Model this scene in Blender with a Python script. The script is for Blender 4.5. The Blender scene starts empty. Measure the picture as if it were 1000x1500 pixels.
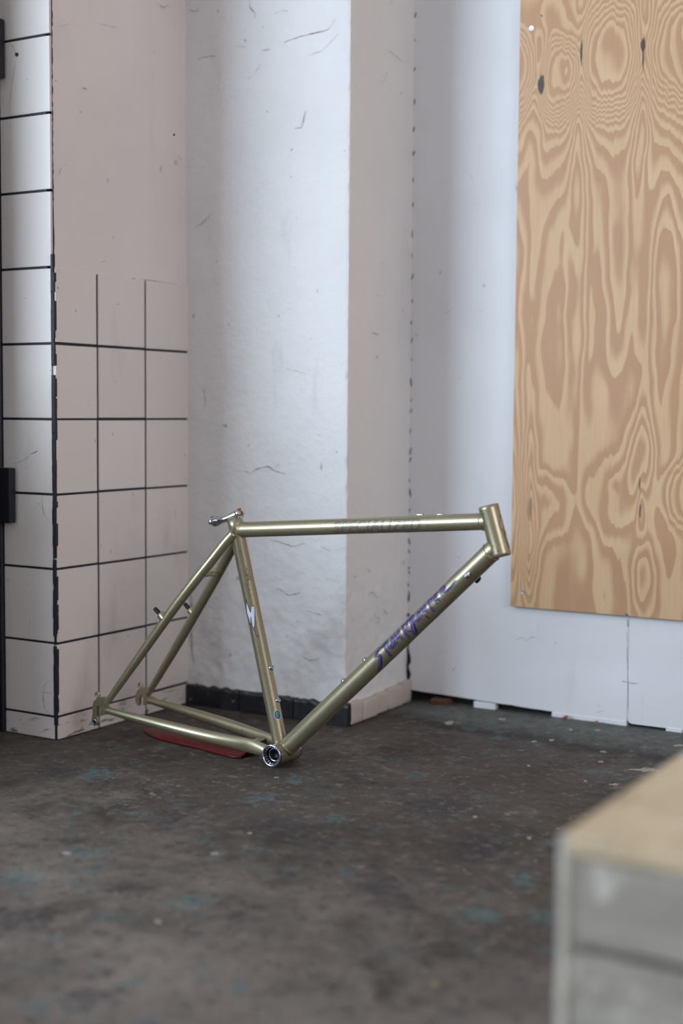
import bpy, bmesh, math, random
from mathutils import Vector, Matrix, noise as mnoise

random.seed(7)
scene = bpy.context.scene
COL = scene.collection

# ------------------------------------------------------------------ camera
F_PX, PITCH, ROLL, YAW = 2053.24, 0.073086, 0.0077474, 0.5405112
CAM = Vector((1.9553, -2.1334, 0.68217))
def _rotz(v, a):
    c, s = math.cos(a), math.sin(a)
    return Vector((v[0] * c - v[1] * s, v[0] * s + v[1] * c, v[2]))
_cp, _sp = math.cos(PITCH), math.sin(PITCH)
_fw, _up, _rt = Vector((0, _cp, -_sp)), Vector((0, _sp, _cp)), Vector((1, 0, 0))
_cr, _sr = math.cos(ROLL), math.sin(ROLL)
_rt, _up = _cr * _rt + _sr * _up, _cr * _up - _sr * _rt
FW, RT, UP = _rotz(_fw, YAW), _rotz(_rt, YAW), _rotz(_up, YAW)
cam_data = bpy.data.cameras.new('camera')
cam = bpy.data.objects.new('camera', cam_data)
COL.objects.link(cam)
M = Matrix.Identity(4)
for i in range(3):
    M[i][0], M[i][1], M[i][2], M[i][3] = RT[i], UP[i], -FW[i], CAM[i]
cam.matrix_world = M
cam_data.sensor_fit = 'AUTO'
cam_data.sensor_width = 36.0
cam_data.lens = F_PX / 1500.0 * 36.0
cam_data.clip_start = 0.05
cam_data.dof.use_dof = True
cam_data.dof.focus_distance = 2.68
cam_data.dof.aperture_fstop = 1.7
scene.camera = cam

# ------------------------------------------------------------------ light, exposure
scene.view_settings.view_transform = 'Standard'
scene.view_settings.look = 'None'
scene.view_settings.gamma = 1.0
scene.view_settings.use_curve_mapping = False
scene.view_settings.exposure = 0.12
world = bpy.data.worlds.new('daylight')
scene.world = world
world.use_nodes = True
world.node_tree.nodes['Background'].inputs['Color'].default_value = (0.75, 0.86, 1.0, 1)
world.node_tree.nodes['Background'].inputs['Strength'].default_value = 1.0

def area_light(name, loc, direction, sx, sy, power, color):
    d = bpy.data.lights.new(name, 'AREA')
    d.shape = 'RECTANGLE'; d.size = sx; d.size_y = sy
    d.energy = power; d.color = color
    o = bpy.data.objects.new(name, d); COL.objects.link(o)
    o.location = loc
    o.rotation_euler = Vector(direction).to_track_quat('-Z', 'Y').to_euler()
    return o
# the window behind and to the left of the camera (cool daylight) ...
area_light('window_daylight', (-2.25, -4.33, 1.85), (0, 1, 0), 2.7, 1.7, 242, (0.70, 0.855, 1.0))
# ... and the warmer window in the right-hand wall
area_light('side_window_daylight', (4.33, -1.7, 1.75), (-1, 0, 0), 2.4, 1.7, 43, (1.0, 0.90, 0.86))

# ------------------------------------------------------------------ pixel helpers (a pixel gives a direction, the plane gives the distance)
def ray(x, y):
    return FW * F_PX + RT * (x - 500.0) + UP * (750.0 - y)
def on_plane(x, y, axis, val):
    d = ray(x, y); t = (val - CAM[axis]) / d[axis]
    return CAM + d * t
def on_floor(x, y, z=0.0):
    return on_plane(x, y, 2, z)

# ------------------------------------------------------------------ object helpers
def link(name, me, mat=None, parent=None, smooth=False):
    o = bpy.data.objects.new(name, me)
    COL.objects.link(o)
    if mat is not None and not me.materials:
        me.materials.append(mat)
    if parent is not None:
        o.parent = parent
    if smooth:
        for p in me.polygons: p.use_smooth = True
    return o
def mesh_of(bm, name='mesh', recalc=True):
    if recalc: bmesh.ops.recalc_face_normals(bm, faces=bm.faces)
    me = bpy.data.meshes.new(name); bm.to_mesh(me); bm.free()
    return me
def obj(name, bm, mat, parent=None, smooth=False, recalc=True):
    return link(name, mesh_of(bm, name, recalc), mat, parent, smooth)
def struct(o):
    o['kind'] = 'structure'; return o
def tag(o, label, cat, group=None):
    o['label'] = label; o['category'] = cat
    if group: o['group'] = group
    return o
def empty(name, loc):
    o = bpy.data.objects.new(name, None); COL.objects.link(o); o.location = loc
    o.empty_display_size = 0.05
    return o
def add_box(bm, lo, hi, bev=0.0, seg=1):
    r = bmesh.ops.create_cube(bm, size=1.0)
    vs = r['verts']
    for v in vs:
        for i in range(3):
            v.co[i] = lo[i] + (v.co[i] + 0.5) * (hi[i] - lo[i])
    if bev > 0:
        es = list({e for v in vs for e in v.link_edges})
        bmesh.ops.bevel(bm, geom=es, offset=bev, segments=seg, affect='EDGES', profile=0.6)
def box(name, lo, hi, mat, parent=None, bev=0.0, seg=1):
    bm = bmesh.new(); add_box(bm, lo, hi, bev, seg)
    return obj(name, bm, mat, parent)
def catmull(pts, n):
    out = []
    P = [pts[0]] + list(pts) + [pts[-1]]
    for i in range(1, len(P) - 2):
        p0, p1, p2, p3 = P[i - 1], P[i], P[i + 1], P[i + 2]
        for k in range(n):
            t = k / n
            out.append(tuple(0.5 * ((2 * p1[j]) + (-p0[j] + p2[j]) * t + (2 * p0[j] - 5 * p1[j] + 4 * p2[j] - p3[j]) * t * t
                             + (-p0[j] + 3 * p1[j] - 3 * p2[j] + p3[j]) * t ** 3) for j in range(len(p1))))
    out.append(tuple(pts[-1]))
    return out
def add_tube(bm, pts, rad, seg=24, smooth_n=0, ref=Vector((0, 1, 0)), ell=None, cap=True):
    """pts: points; rad: one radius or one per point; ell: (scale across ref, scale along ref) per point"""
    if not isinstance(rad, (list, tuple)): rad = [rad] * len(pts)
    if ell is None: ell = [(1, 1)] * len(pts)
    data = [tuple(p) + (r, e[0], e[1]) for p, r, e in zip(pts, rad, ell)]
    if smooth_n: data = catmull(data, smooth_n)
    rings = []
    for i, d in enumerate(data):
        p = Vector(d[:3])
        a = Vector(data[max(i - 1, 0)][:3]); b = Vector(data[min(i + 1, len(data) - 1)][:3])
        t = (b - a).normalized()
        n1 = (ref - t * ref.dot(t))
        if n1.length < 1e-4: n1 = t.orthogonal()
        n1.normalize(); n2 = t.cross(n1)
        rings.append([bm.verts.new(p + n1 * (math.cos(2 * math.pi * k / seg) * d[3] * d[5]) + n2 * (math.sin(2 * math.pi * k / seg) * d[3] * d[4])) for k in range(seg)])
    for r0, r1 in zip(rings, rings[1:]):
        for k in range(seg):
            bm.faces.new((r0[k], r0[(k + 1) % seg], r1[(k + 1) % seg], r1[k]))
    if cap:
        bm.faces.new(rings[0][::-1]); bm.faces.new(rings[-1])
def add_lathe(bm, prof, origin, axis, seg=32, closed=False):
    """prof: list of (radius, distance along axis)"""
    axis = Vector(axis).normalized(); a = axis.orthogonal().normalized(); b = axis.cross(a)
    o = Vector(origin); rings = []
    for r, h in prof:
        if r < 1e-6:
            rings.append([bm.verts.new(o + axis * h)] * 1)
        else:
            rings.append([bm.verts.new(o + axis * h + (a * math.cos(2 * math.pi * k / seg) + b * math.sin(2 * math.pi * k / seg)) * r) for k in range(seg)])
    pairs = list(zip(rings, rings[1:]))
    if closed: pairs.append((rings[-1], rings[0]))
    for r0, r1 in pairs:
        for k in range(seg):
            q = [r0[k % len(r0)], r0[(k + 1) % len(r0)], r1[(k + 1) % len(r1)], r1[k % len(r1)]]
            u = []
            for v in q:
                if v not in u: u.append(v)
            if len(u) > 2:
                bm.faces.new(u)
def add_prism(bm, poly, to3, thick):
    """poly in 2D, to3(a, b, t) maps to 3D; t in 0..thick"""
    lo = [bm.verts.new(to3(a, b, 0)) for a, b in poly]; hi = [bm.verts.new(to3(a, b, thick)) for a, b in poly]
    n = len(poly)
    bm.faces.new(lo[::-1]); bm.faces.new(hi)
    for k in range(n):
        bm.faces.new((lo[k], lo[(k + 1) % n], hi[(k + 1) % n], hi[k]))
def fbm(p, oct=4, seed=0.0):
    v, a = 0.0, 1.0
    p = Vector(p) + Vector((seed, seed * 1.7, -seed))
    for _ in range(oct):
        v += a * mnoise.noise(p); p = p * 2.03; a *= 0.5
    return v

# ------------------------------------------------------------------ shader helpers
class Ex:
    """socket with arithmetic, so that a field can be written as a formula"""
    def __init__(s, nt, sock): s.nt, s.k = nt, sock
    def op(s, o, *args, clamp=False):
        n = s.nt.nodes.new('ShaderNodeMath'); n.operation = o; n.use_clamp = clamp
        for i, a in enumerate((s,) + args):
            if isinstance(a, Ex): s.nt.links.new(a.k, n.inputs[i])
            else: n.inputs[i].default_value = a
        return Ex(s.nt, n.outputs[0])
    def __add__(s, o): return s.op('ADD', o)
    def __radd__(s, o): return s.op('ADD', o)
    def __sub__(s, o): return s.op('SUBTRACT', o)
    def __mul__(s, o): return s.op('MULTIPLY', o)
    def __rmul__(s, o): return s.op('MULTIPLY', o)
    def __truediv__(s, o): return s.op('DIVIDE', o)
def new_mat(name):
    m = bpy.data.materials.new(name); m.use_nodes = True
    return m, m.node_tree, m.node_tree.nodes['Principled BSDF']
def srgb(r, g, b):
    f = lambda c: (c / 255 / 12.92) if c / 255 <= 0.04045 else ((c / 255 + 0.055) / 1.055) ** 2.4
    return (f(r), f(g), f(b), 1.0)
def coords(nt, scale=(1, 1, 1), kind='Object', loc=(0, 0, 0)):
    tc = nt.nodes.new('ShaderNodeTexCoord'); mp = nt.nodes.new('ShaderNodeMapping')
    mp.inputs['Scale'].default_value = scale; mp.inputs['Location'].default_value = loc
    nt.links.new(tc.outputs[kind], mp.inputs['Vector'])
    return mp.outputs['Vector']
def noise(nt, vec, scale, detail=4, rough=0.55, dist=0.0):
    n = nt.nodes.new('ShaderNodeTexNoise')
    n.inputs['Scale'].default_value = scale; n.inputs['Detail'].default_value = detail
    n.inputs['Roughness'].default_value = rough; n.inputs['Distortion'].default_value = dist
    nt.links.new(vec, n.inputs['Vector'])
    return Ex(nt, n.outputs['Fac'])
def step(x, lo, hi):
    n = x.nt.nodes.new('ShaderNodeMapRange'); n.interpolation_type = 'SMOOTHSTEP'
    n.inputs['From Min'].default_value = lo; n.inputs['From Max'].default_value = hi
    x.nt.links.new(x.k, n.inputs['Value'])
    return Ex(x.nt, n.outputs['Result'])
def mix(nt, fac, a, b):
    n = nt.nodes.new('ShaderNodeMix'); n.data_type = 'RGBA'
    if isinstance(fac, Ex): nt.links.new(fac.k, n.inputs['Factor'])
    else: n.inputs['Factor'].default_value = fac
    for s, k in ((a, 'A'), (b, 'B')):
        i = [x for x in n.inputs if x.name == k and x.type == 'RGBA'][0]
        if isinstance(s, tuple): i.default_value = s
        else: nt.links.new(s, i)
    return [x for x in n.outputs if x.type == 'RGBA'][0]
def bump(nt, bsdf, h, strength, dist=0.002):
    n = nt.nodes.new('ShaderNodeBump'); n.inputs['Strength'].default_value = strength; n.inputs['Distance'].default_value = dist
    nt.links.new(h.k, n.inputs['Height']); nt.links.new(n.outputs['Normal'], bsdf.inputs['Normal'])
def plain(name, col, rough=0.5, metal=0.0, coat=0.0, var=0.12, vscale=40, bmp=0.0):
    m, nt, b = new_mat(name)
    v = coords(nt)
    f = step(noise(nt, v, vscale, 5), 0.35, 0.7)
    d = tuple(c * (1 - var) for c in col[:3]) + (1,)
    nt.links.new(mix(nt, f, col, d), b.inputs['Base Color'])
    b.inputs['Roughness'].default_value = rough; b.inputs['Metallic'].default_value = metal
    b.inputs['Coat Weight'].default_value = coat
    if bmp: bump(nt, b, noise(nt, v, vscale * 4, 5), bmp)
    return m

def plaster(name, col, dirt=0.35, rough_scale=1.0, bstr=0.5):
    m, nt, b = new_mat(name)
    v = coords(nt)
    big = noise(nt, v, 3.0, 4)
    c = mix(nt, step(big, 0.35, 0.75), col, tuple(x * 0.93 for x in col[:3]) + (1,))
    spots = step(noise(nt, v, 38, 2, 0.5), 0.735, 0.77)
    c = mix(nt, spots * (dirt), c, srgb(120, 110, 100))
    streak = step(noise(nt, coords(nt, (1, 1, 0.25)), 14, 6, 0.65), 0.60, 0.74)
    c = mix(nt, streak * (0.28 * dirt), c, srgb(135, 125, 115))
    nt.links.new(c, b.inputs['Base Color'])
    b.inputs['Roughness'].default_value = 0.62
    b.inputs['Specular IOR Level'].default_value = 0.3
    h = noise(nt, v, 16 * rough_scale, 6, 0.6) + noise(nt, v, 90, 4, 0.6) * 0.35
    bump(nt, b, h, bstr, 0.006)
    return m

M_WALL = plaster('white_plaster', srgb(226, 224, 224), 0.55, 1.0, 0.55)
M_SMOOTH = plaster('smooth_wall_paint', srgb(222, 212, 208), 0.35, 0.8, 0.10)
M_BOARD = plaster('white_board_paint', srgb(228, 228, 232), 0.30, 0.6, 0.06)
M_ROOM = plain('room_paint', srgb(220, 219, 219), 0.7, var=0.05, vscale=4)
M_CRACK = plain('crack_dirt', srgb(140, 132, 127), 0.9, var=0.3, vscale=60)
M_DARK = plain('dark_gap', srgb(38, 34, 34), 0.9, var=0.4, vscale=60)
M_GROUT = plain('black_grout', srgb(26, 26, 36), 0.6, var=0.35, vscale=50, bmp=0.3)
M_BLACK = plain('black_paint', srgb(24, 25, 36), 0.4, var=0.3, vscale=30, bmp=0.1)

def tile_mat():
    m, nt, b = new_mat('white_glazed_tile')
    v = coords(nt, kind='Object')
    info = nt.nodes.new('ShaderNodeObjectInfo')
    r = Ex(nt, info.outputs['Random'])
    c = mix(nt, r * 0.7, srgb(222, 214, 209), srgb(212, 202, 197))
    specks = step(noise(nt, v, 55, 3, 0.55), 0.70, 0.74)
    c = mix(nt, specks * 0.55, c, srgb(110, 96, 88))
    smudge = step(noise(nt, coords(nt, (1, 1, 0.4)), 9, 6, 0.65), 0.55, 0.75)
    c = mix(nt, smudge * 0.25, c, srgb(150, 138, 130))
    # scuffed wear that belongs to the lowest course
    sep = nt.nodes.new('ShaderNodeSeparateXYZ'); nt.links.new(v, sep.inputs[0])
    low = step(Ex(nt, sep.outputs['Z']), 0.075, 0.0)
    scuff = step(noise(nt, coords(nt, (1, 1, 5)), 22, 5, 0.6), 0.56, 0.62) * low
    c = mix(nt, scuff * 0.75, c, srgb(70, 62, 58))
    nt.links.new(c, b.inputs['Base Color'])
    b.inputs['Roughness'].default_value = 0.28
    bump(nt, b, noise(nt, v, 8, 2), 0.08, 0.004)
    return m
M_TILE = tile_mat()

def floor_mat():
    m, nt, b = new_mat('worn_painted_concrete')
    v = coords(nt)
    n1 = noise(nt, v, 2.2, 8, 0.62, 0.3)
    n2 = noise(nt, coords(nt, loc=(3.1, 1.7, 0)), 5.5, 8, 0.65, 0.5)
    n3 = noise(nt, coords(nt, loc=(-4.1, 7.7, 0)), 9.0, 8, 0.68)
    n4 = noise(nt, coords(nt, loc=(9.1, -2.7, 0)), 26, 6, 0.6)
    c = mix(nt, step(n1, 0.38, 0.62), srgb(100, 90, 82), srgb(136, 125, 116))
    c = mix(nt, step(n2, 0.55, 0.68) * 0.75, c, srgb(58, 48, 42))
    sep = nt.nodes.new('ShaderNodeSeparateXYZ'); nt.links.new(v, sep.inputs[0])
    X, Y = Ex(nt, sep.outputs['X']), Ex(nt, sep.outputs['Y'])
    # brown grime trodden in along the walls, with a wandering edge; the corner's shade is painted in with it
    grime_shade = step(Y * 1.0 + (n1 - 0.5) * 1.5 + (n2 - 0.5) * 1.2 + X * 0.16, -0.72, -0.02)
    c = mix(nt, grime_shade * 0.78, c, srgb(58, 48, 41))
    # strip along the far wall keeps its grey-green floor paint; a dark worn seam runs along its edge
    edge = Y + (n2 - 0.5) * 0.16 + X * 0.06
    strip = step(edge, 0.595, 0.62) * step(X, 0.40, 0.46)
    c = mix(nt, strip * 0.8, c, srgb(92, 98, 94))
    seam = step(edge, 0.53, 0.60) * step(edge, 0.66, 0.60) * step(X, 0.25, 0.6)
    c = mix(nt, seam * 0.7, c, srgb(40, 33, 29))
    c = mix(nt, step(n3, 0.56, 0.70) * 0.55, c, srgb(52, 52, 66))
    teal = step(noise(nt, coords(nt, loc=(12.3, 4.4, 0)), 3.4, 4, 0.6), 0.44, 0.58) * step(noise(nt, coords(nt, loc=(1.3, 8.4, 0)), 15, 8, 0.72), 0.54, 0.63)
    c = mix(nt, teal * 0.7, c, srgb(80, 104, 108))
    tn2 = noise(nt, coords(nt, loc=(5.3, 3.4, 0)), 60, 8, 0.78)
    def patches(lst):
        f = None
        for x, y, w, h in lst:
            P = on_floor(x, y); A = on_floor(x + w, y) - P; B2 = on_floor(x, y - h) - P
            dx, dy = X - P.x, Y - P.y
            det = A.x * B2.y - A.y * B2.x
            p = (dx * B2.y - dy * B2.x) / (det * 1.35); q = (dy * A.x - dx * A.y) / (det * 1.35)
            g_ = ((p * p + q * q) * -1.0).op('EXPONENT')
            f = g_ if f is None else f.op('MAXIMUM', g_)
        return f
    tp = patches([(380, 1167, 30, 10), (432, 1141, 24, 7), (140, 1133, 32, 11), (40, 1285, 44, 14), (790, 1345, 24, 13), (768, 1286, 24, 13), (355, 1442, 18, 9), (300, 1430, 14, 8), (195, 1437, 16, 8), (85, 1375, 12, 9), (700, 1340, 34, 14), (490, 1200, 20, 8), (280, 1322, 40, 10), (125, 1250, 40, 10)])
    c = mix(nt, step(tp * 0.22 + tn2, 0.63, 0.74) * 0.75, c, srgb(88, 114, 116))
    vp = patches([(250, 1200, 30, 12), (410, 1210, 44, 16), (170, 1300, 26, 9), (30, 1345, 40, 16), (345, 1343, 16, 6), (130, 1460, 40, 14), (700, 1240, 40, 22), (640, 1180, 60, 14), (90, 1130, 34, 10), (410, 1278, 14, 5), (560, 1300, 40, 20)])
    c = mix(nt, step(vp * 0.24 + tn2, 0.60, 0.74) * 0.65, c, srgb(50, 47, 58))
    dust = step(noise(nt, coords(nt, loc=(2.3, -8.4, 0)), 4.0, 7, 0.7), 0.56, 0.72)
    c = mix(nt, dust * 0.38, c, srgb(150, 140, 130))
    flecks = step(n4, 0.66, 0.70)
    c = mix(nt, flecks * 0.6, c, srgb(150, 142, 134))
    fine = noise(nt, coords(nt, loc=(6.2, 2.4, 0)), 42, 9, 0.74, 0.4)
    c = mix(nt, step(fine, 0.54, 0.64) * 0.5, c, srgb(138, 128, 118))
    c = mix(nt, step(fine, 0.47, 0.36) * 0.7, c, srgb(44, 38, 36))
    grit = noise(nt, v, 160, 3, 0.6)
    c = mix(nt, step(grit, 0.40, 0.70) * 0.35, c, srgb(60, 54, 50))
    nt.links.new(c, b.inputs['Base Color'])
    rgh = step(n2, 0.3, 0.7) * 0.25 + 0.50
    b.inputs['Specular IOR Level'].default_value = 0.3
    nt.links.new(rgh.k, b.inputs['Roughness'])
    h = noise(nt, v, 12, 8, 0.65) + grit * 0.25 + n3 * 0.6
    bump(nt, b, h, 0.35, 0.004)
    return m
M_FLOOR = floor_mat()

# plywood: growth-ring field, contour lines give the bands
PLY_V = 0.725
def ply_mat():
    m, nt, b = new_mat('plywood_veneer')
    v = coords(nt)
    sep = nt.nodes.new('ShaderNodeSeparateXYZ'); nt.links.new(v, sep.inputs[0])
    X, Z = Ex(nt, sep.outputs['X']), Ex(nt, sep.outputs['Z'])
    KX, KY = 0.00155, 0.00149
    def nz(sx, sz, seed, det=1):
        return noise(nt, coords(nt, (sx, 1, sz), loc=(seed, seed * 2.3, seed * 0.7)), 1.0, det, 0.5) - 0.5
    wx = X + nz(1 / (40 * KX), 1 / (90 * KY), 1) * (14 * KX) + nz(1 / (9 * KX), 1 / (40 * KY), 2) * (4 * KX)
    wz = Z + nz(1 / (25 * KX), 1 / (60 * KY), 5) * (20 * KY) + nz(1 / (5 * KX), 1 / (60 * KY), 7) * (12 * KY)
    G = [(758, 108, 22, 62, 5.0, 4), (816, 116, 32, 58, 6, 4), (888, 84, 50, 78, 6.5, 4), (1000, 75, 48, 70, 5, 4), (1090, 90, 40, 66, 5, 4),
         (790, 120, 8, 70, -2.0, 2), (850, 80, 9, 120, -2.4, 2), (942, 80, 10, 130, -2.4, 2), (1048, 80, 10, 130, -2.4, 2),
         (845, 230, 14, 150, -2.8, 1), (776, 230, 14, 110, -2.0, 1), (938, 200, 13, 100, -2.6, 1), (800, 30, 30, 40, 1.6, 2),
         (805, 742, 34, 52, 1.55, 4), (892, 728, 40, 64, 1.6, 4), (803, 738, 11, 15, 0.6, 2), (898, 712, 9, 13, 0.6, 2), (1003, 728, 36, 46, 2.4, 4),
         (775, 735, 9, 150, 4.2, 1), (940, 672, 20, 66, 4.0, 2), (940, 738, 7, 60, -2.4, 1), (941, 840, 20, 75, 3.2, 2), (752, 745, 12, 90, -2.5, 2), (776, 810, 14, 50, 2.2, 2),
         (905, 400, 20, 190, 1.5, 2), (862, 470, 13, 170, 1.6, 2), (975, 420, 22, 240, -1.8, 2), (945, 470, 13, 180, 1.3, 2), (835, 440, 9, 120, 1.5, 2), (775, 420, 12, 140, 1.0, 2)]
    F = nz(1 / (45 * KX), 1 / (170 * KY), 13, 2) * 2.2 + (wx - 0.681) * (3.6 / 0.395) + nz(1 / (60 * KX), 1 / (260 * KY), 9) * 2.0
    for cx, cy, sx, sy, A, p in G:
        P = on_plane(cx, cy, 1, PLY_V)
        ax = (wx - P.x) / (sx * KX); az = (wz - P.z) / (sy * KY)
        d = ax * ax + az * az
        if p == 4: d = d * d
        if p == 1: F = F + (d + 1.0).op('POWER', -1.0) * A
        else: F = F + (d * -1.0).op('EXPONENT') * A
    for y0, s, A in ((185, 40, -3.4), (300, 45, -2.4)):
        P = on_plane(870, y0, 1, PLY_V)
        e = ((wz - P.z) / (s * KY)).op('EXPONENT') + 1.0
        F = F + e.op('POWER', -1.0) * A
    t = F.op('FRACT')
    k = step(t, 0.22, 0.66) * step(t, 1.0, 0.93)
    fibre = noise(nt, coords(nt, (1, 1, 0.03)), 420, 4, 0.6)
    tone = noise(nt, coords(nt, (1, 1, 0.35)), 4.5, 4, 0.5)
    c = mix(nt, step(tone, 0.3, 0.7), srgb(216, 182, 142), srgb(207, 170, 129))
    c = mix(nt, k * 0.85, c, srgb(184, 138, 103))
    c = mix(nt, step(fibre, 0.45, 0.75) * 0.22, c, srgb(170, 122, 86))
    # dead knots and pitch pockets in the veneer
    for cx, cy, sx, sy, a in ((791, 123, 6, 14, 0.95), (851, 78, 1.6, 22, 0.9), (942, 66, 2.4, 11, 0.95), (941, 88, 1.5, 17, 0.85), (775, 742, 5, 20, 0.35), (940, 706, 1.8, 12, 0.7), (939, 748, 1.8, 10, 0.7), (793, 22, 2.0, 2.0, 0.8), (919, 904, 2.5, 2.5, 0.8)):
        P = on_plane(cx, cy, 1, PLY_V)
        ax = (wx - P.x) / (sx * KX); az = (wz - P.z) / (sy * KY)
        d = ax * ax + az * az
        q = step(d + nz(260, 200, 4, 3) * 1.2, 1.0, 0.5)
        c = mix(nt, q * a, c, srgb(58, 46, 48))
    nt.links.new(c, b.inputs['Base Color'])
    b.inputs['Roughness'].default_value = 0.5
    b.inputs['Specular IOR Level'].default_value = 0.35
    bump(nt, b, k * 0.6 + fibre * 0.6, 0.12, 0.001)
    return m
M_PLY = ply_mat()
M_PLYEDGE = plain('plywood_edge', srgb(176, 134, 96), 0.7, var=0.3, vscale=50)

# ------------------------------------------------------------------ floor
def smooth(a, b, x):
    t = min(max((x - a) / (b - a), 0), 1); return t * t * (3 - 2 * t)
def floor_z(x, y):
    z = 0.0022 * fbm((x * 3, y * 3, 0), 4, 3.0)
    r = smooth(0.56, 0.68, y + 0.05 * mnoise.noise((x * 5, y * 5, 1)) + 0.05 * x) * smooth(0.40, 0.50, x)
    return z - 0.001 + 0.008 * r
def axis_pts(lo, f0, f1, hi, fine, coarse):
    a = []
    x = lo
    while x < f0 - 1e-6: a.append(x); x += coarse
    x = f0
    while x < f1 - 1e-6: a.append(x); x += fine
    x = f1
    while x < hi - 1e-6: a.append(x); x += coarse
    a.append(hi)
    return a
bm = bmesh.new()
xs = axis_pts(-4.0, -0.4, 1.6, 4.4, 0.016, 0.25); ys = axis_pts(-4.4, -1.2, 0.84, 0.96, 0.016, 0.2)
gv = [[bm.verts.new((x, y, floor_z(x, y))) for y in ys] for x in xs]
for i in range(len(xs) - 1):
    for j in range(len(ys) - 1):
        bm.faces.new((gv[i][j], gv[i + 1][j], gv[i + 1][j + 1], gv[i][j + 1]))
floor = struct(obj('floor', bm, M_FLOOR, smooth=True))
M_CHIP = plain('bare_concrete_fleck', srgb(164, 156, 147), 0.8, var=0.35, vscale=60)
M_CHIP2 = plain('teal_paint_remnant', srgb(98, 134, 136), 0.6, var=0.25, vscale=60)
M_CHIP3 = plain('ochre_fleck', srgb(156, 134, 108), 0.8, var=0.25, vscale=60)
def chip(x, y, w, h, mat, seed):
    rnd = random.Random(seed)
    bm = bmesh.new(); n = 11; top = []
    for k in range(n):
        a = 2 * math.pi * k / n; r = 0.30 + 0.7 * rnd.random()
        p = on_floor(x + math.cos(a) * r * w / 2, y + math.sin(a) * r * h / 2)
        top.append(bm.verts.new((p.x, p.y, floor_z(p.x, p.y) + 0.0009)))
    bot = [bm.verts.new((v.co.x, v.co.y, v.co.z - 0.003)) for v in top]
    bm.faces.new(top)
    for k in range(n): bm.faces.new((top[k], bot[k], bot[(k + 1) % n], top[(k + 1) % n]))
    return obj('paint_fleck', bm, mat, floor)
for i, (x, y, w, h, k) in enumerate([(657, 1060, 16, 6, 0), (735, 1058, 14, 5, 0), (782, 1087, 9, 4, 0), (807, 1085, 12, 5, 0), (836, 1075, 8, 4, 0), (875, 1075, 11, 4, 0),
        (883, 1101, 12, 4, 0), (880, 1115, 16, 5, 0), (945, 1127, 52, 9, 0), (900, 1148, 20, 5, 0), (995, 1097, 22, 5, 0), (857, 1143, 8, 3, 0), (774, 1122, 8, 3, 0),
        (920, 1166, 24, 6, 2), (775, 1227, 10, 5, 0), (696, 1196, 10, 4, 0), (680, 1273, 6, 4, 2), (784, 1260, 5, 4, 2), (314, 1250, 18, 7, 0), (366, 1219, 9, 4, 0), (98, 1251, 16, 6, 0),
        (232, 1350, 14, 9, 0), (404, 1138, 9, 3, 0), (442, 1425, 8, 7, 2), (635, 1440, 18, 11, 2), (621, 1419, 10, 8, 2), (663, 1468, 12, 9, 2), (619, 1380, 9, 6, 2), (50, 1467, 8, 6, 2)]):
    chip(x, y, w, h, (M_CHIP, M_CHIP2, M_CHIP3)[k], i)

# ------------------------------------------------------------------ the rest of the room, outside the frame
CEIL = 3.0
struct(box('ceiling', (-4.1, -4.5, CEIL), (4.5, 1.05, CEIL + 0.1), M_ROOM))
def holed_wall(name, fixed, axis, span, hole, thick):
    """wall lying in a plane axis=fixed, span (a0,a1), hole (a0,a1,z0,z1)"""
    bm = bmesh.new()
    def b(a0, a1, z0, z1):
        if axis == 1: add_box(bm, (a0, min(fixed, fixed + thick), z0), (a1, max(fixed, fixed + thick), z1))
        else: add_box(bm, (min(fixed, fixed + thick), a0, z0), (max(fixed, fixed + thick), a1, z1))
    b(span[0], hole[0], 0, CEIL); b(hole[1], span[1], 0, CEIL); b(hole[0], hole[1], 0, hole[2]); b(hole[0], hole[1], hole[3], CEIL)
    return struct(obj(name, bm, M_ROOM))
holed_wall('wall_front', -4.4, 1, (-4.1, 4.5), (-3.75, -0.80, 0.95, 2.75), -0.15)
holed_wall('wall_right', 4.4, 0, (-4.4, 0.95), (-2.95, -0.45, 0.85, 2.65), 0.15)
struct(box('wall_left', (-4.1, -4.4, 0), (-4.0, 0.95, CEIL), M_ROOM))
M_FRAME = plain('window_frame_paint', srgb(210, 210, 208), 0.5, var=0.05)
def window(name, axis, fixed, a0, a1, z0, z1):
    bm = bmesh.new(); w = 0.05
    def b(p0, p1, q0, q1):
        if axis == 1: add_box(bm, (p0, fixed - 0.06, q0), (p1, fixed, q1))
        else: add_box(bm, (fixed, p0, q0), (fixed + 0.06, p1, q1))
    b(a0, a0 + w, z0, z1); b(a1 - w, a1, z0, z1); b(a0, a1, z0, z0 + w); b(a0, a1, z1 - w, z1)
    m = (a0 + a1) / 2; b(m - w / 2, m + w / 2, z0, z1)
    return struct(obj(name, bm, M_FRAME))
window('window_1', 1, -4.42, -3.75, -0.80, 0.95, 2.75)
window('window_2', 0, 4.42, -2.95, -0.45, 0.85, 2.65)

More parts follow.
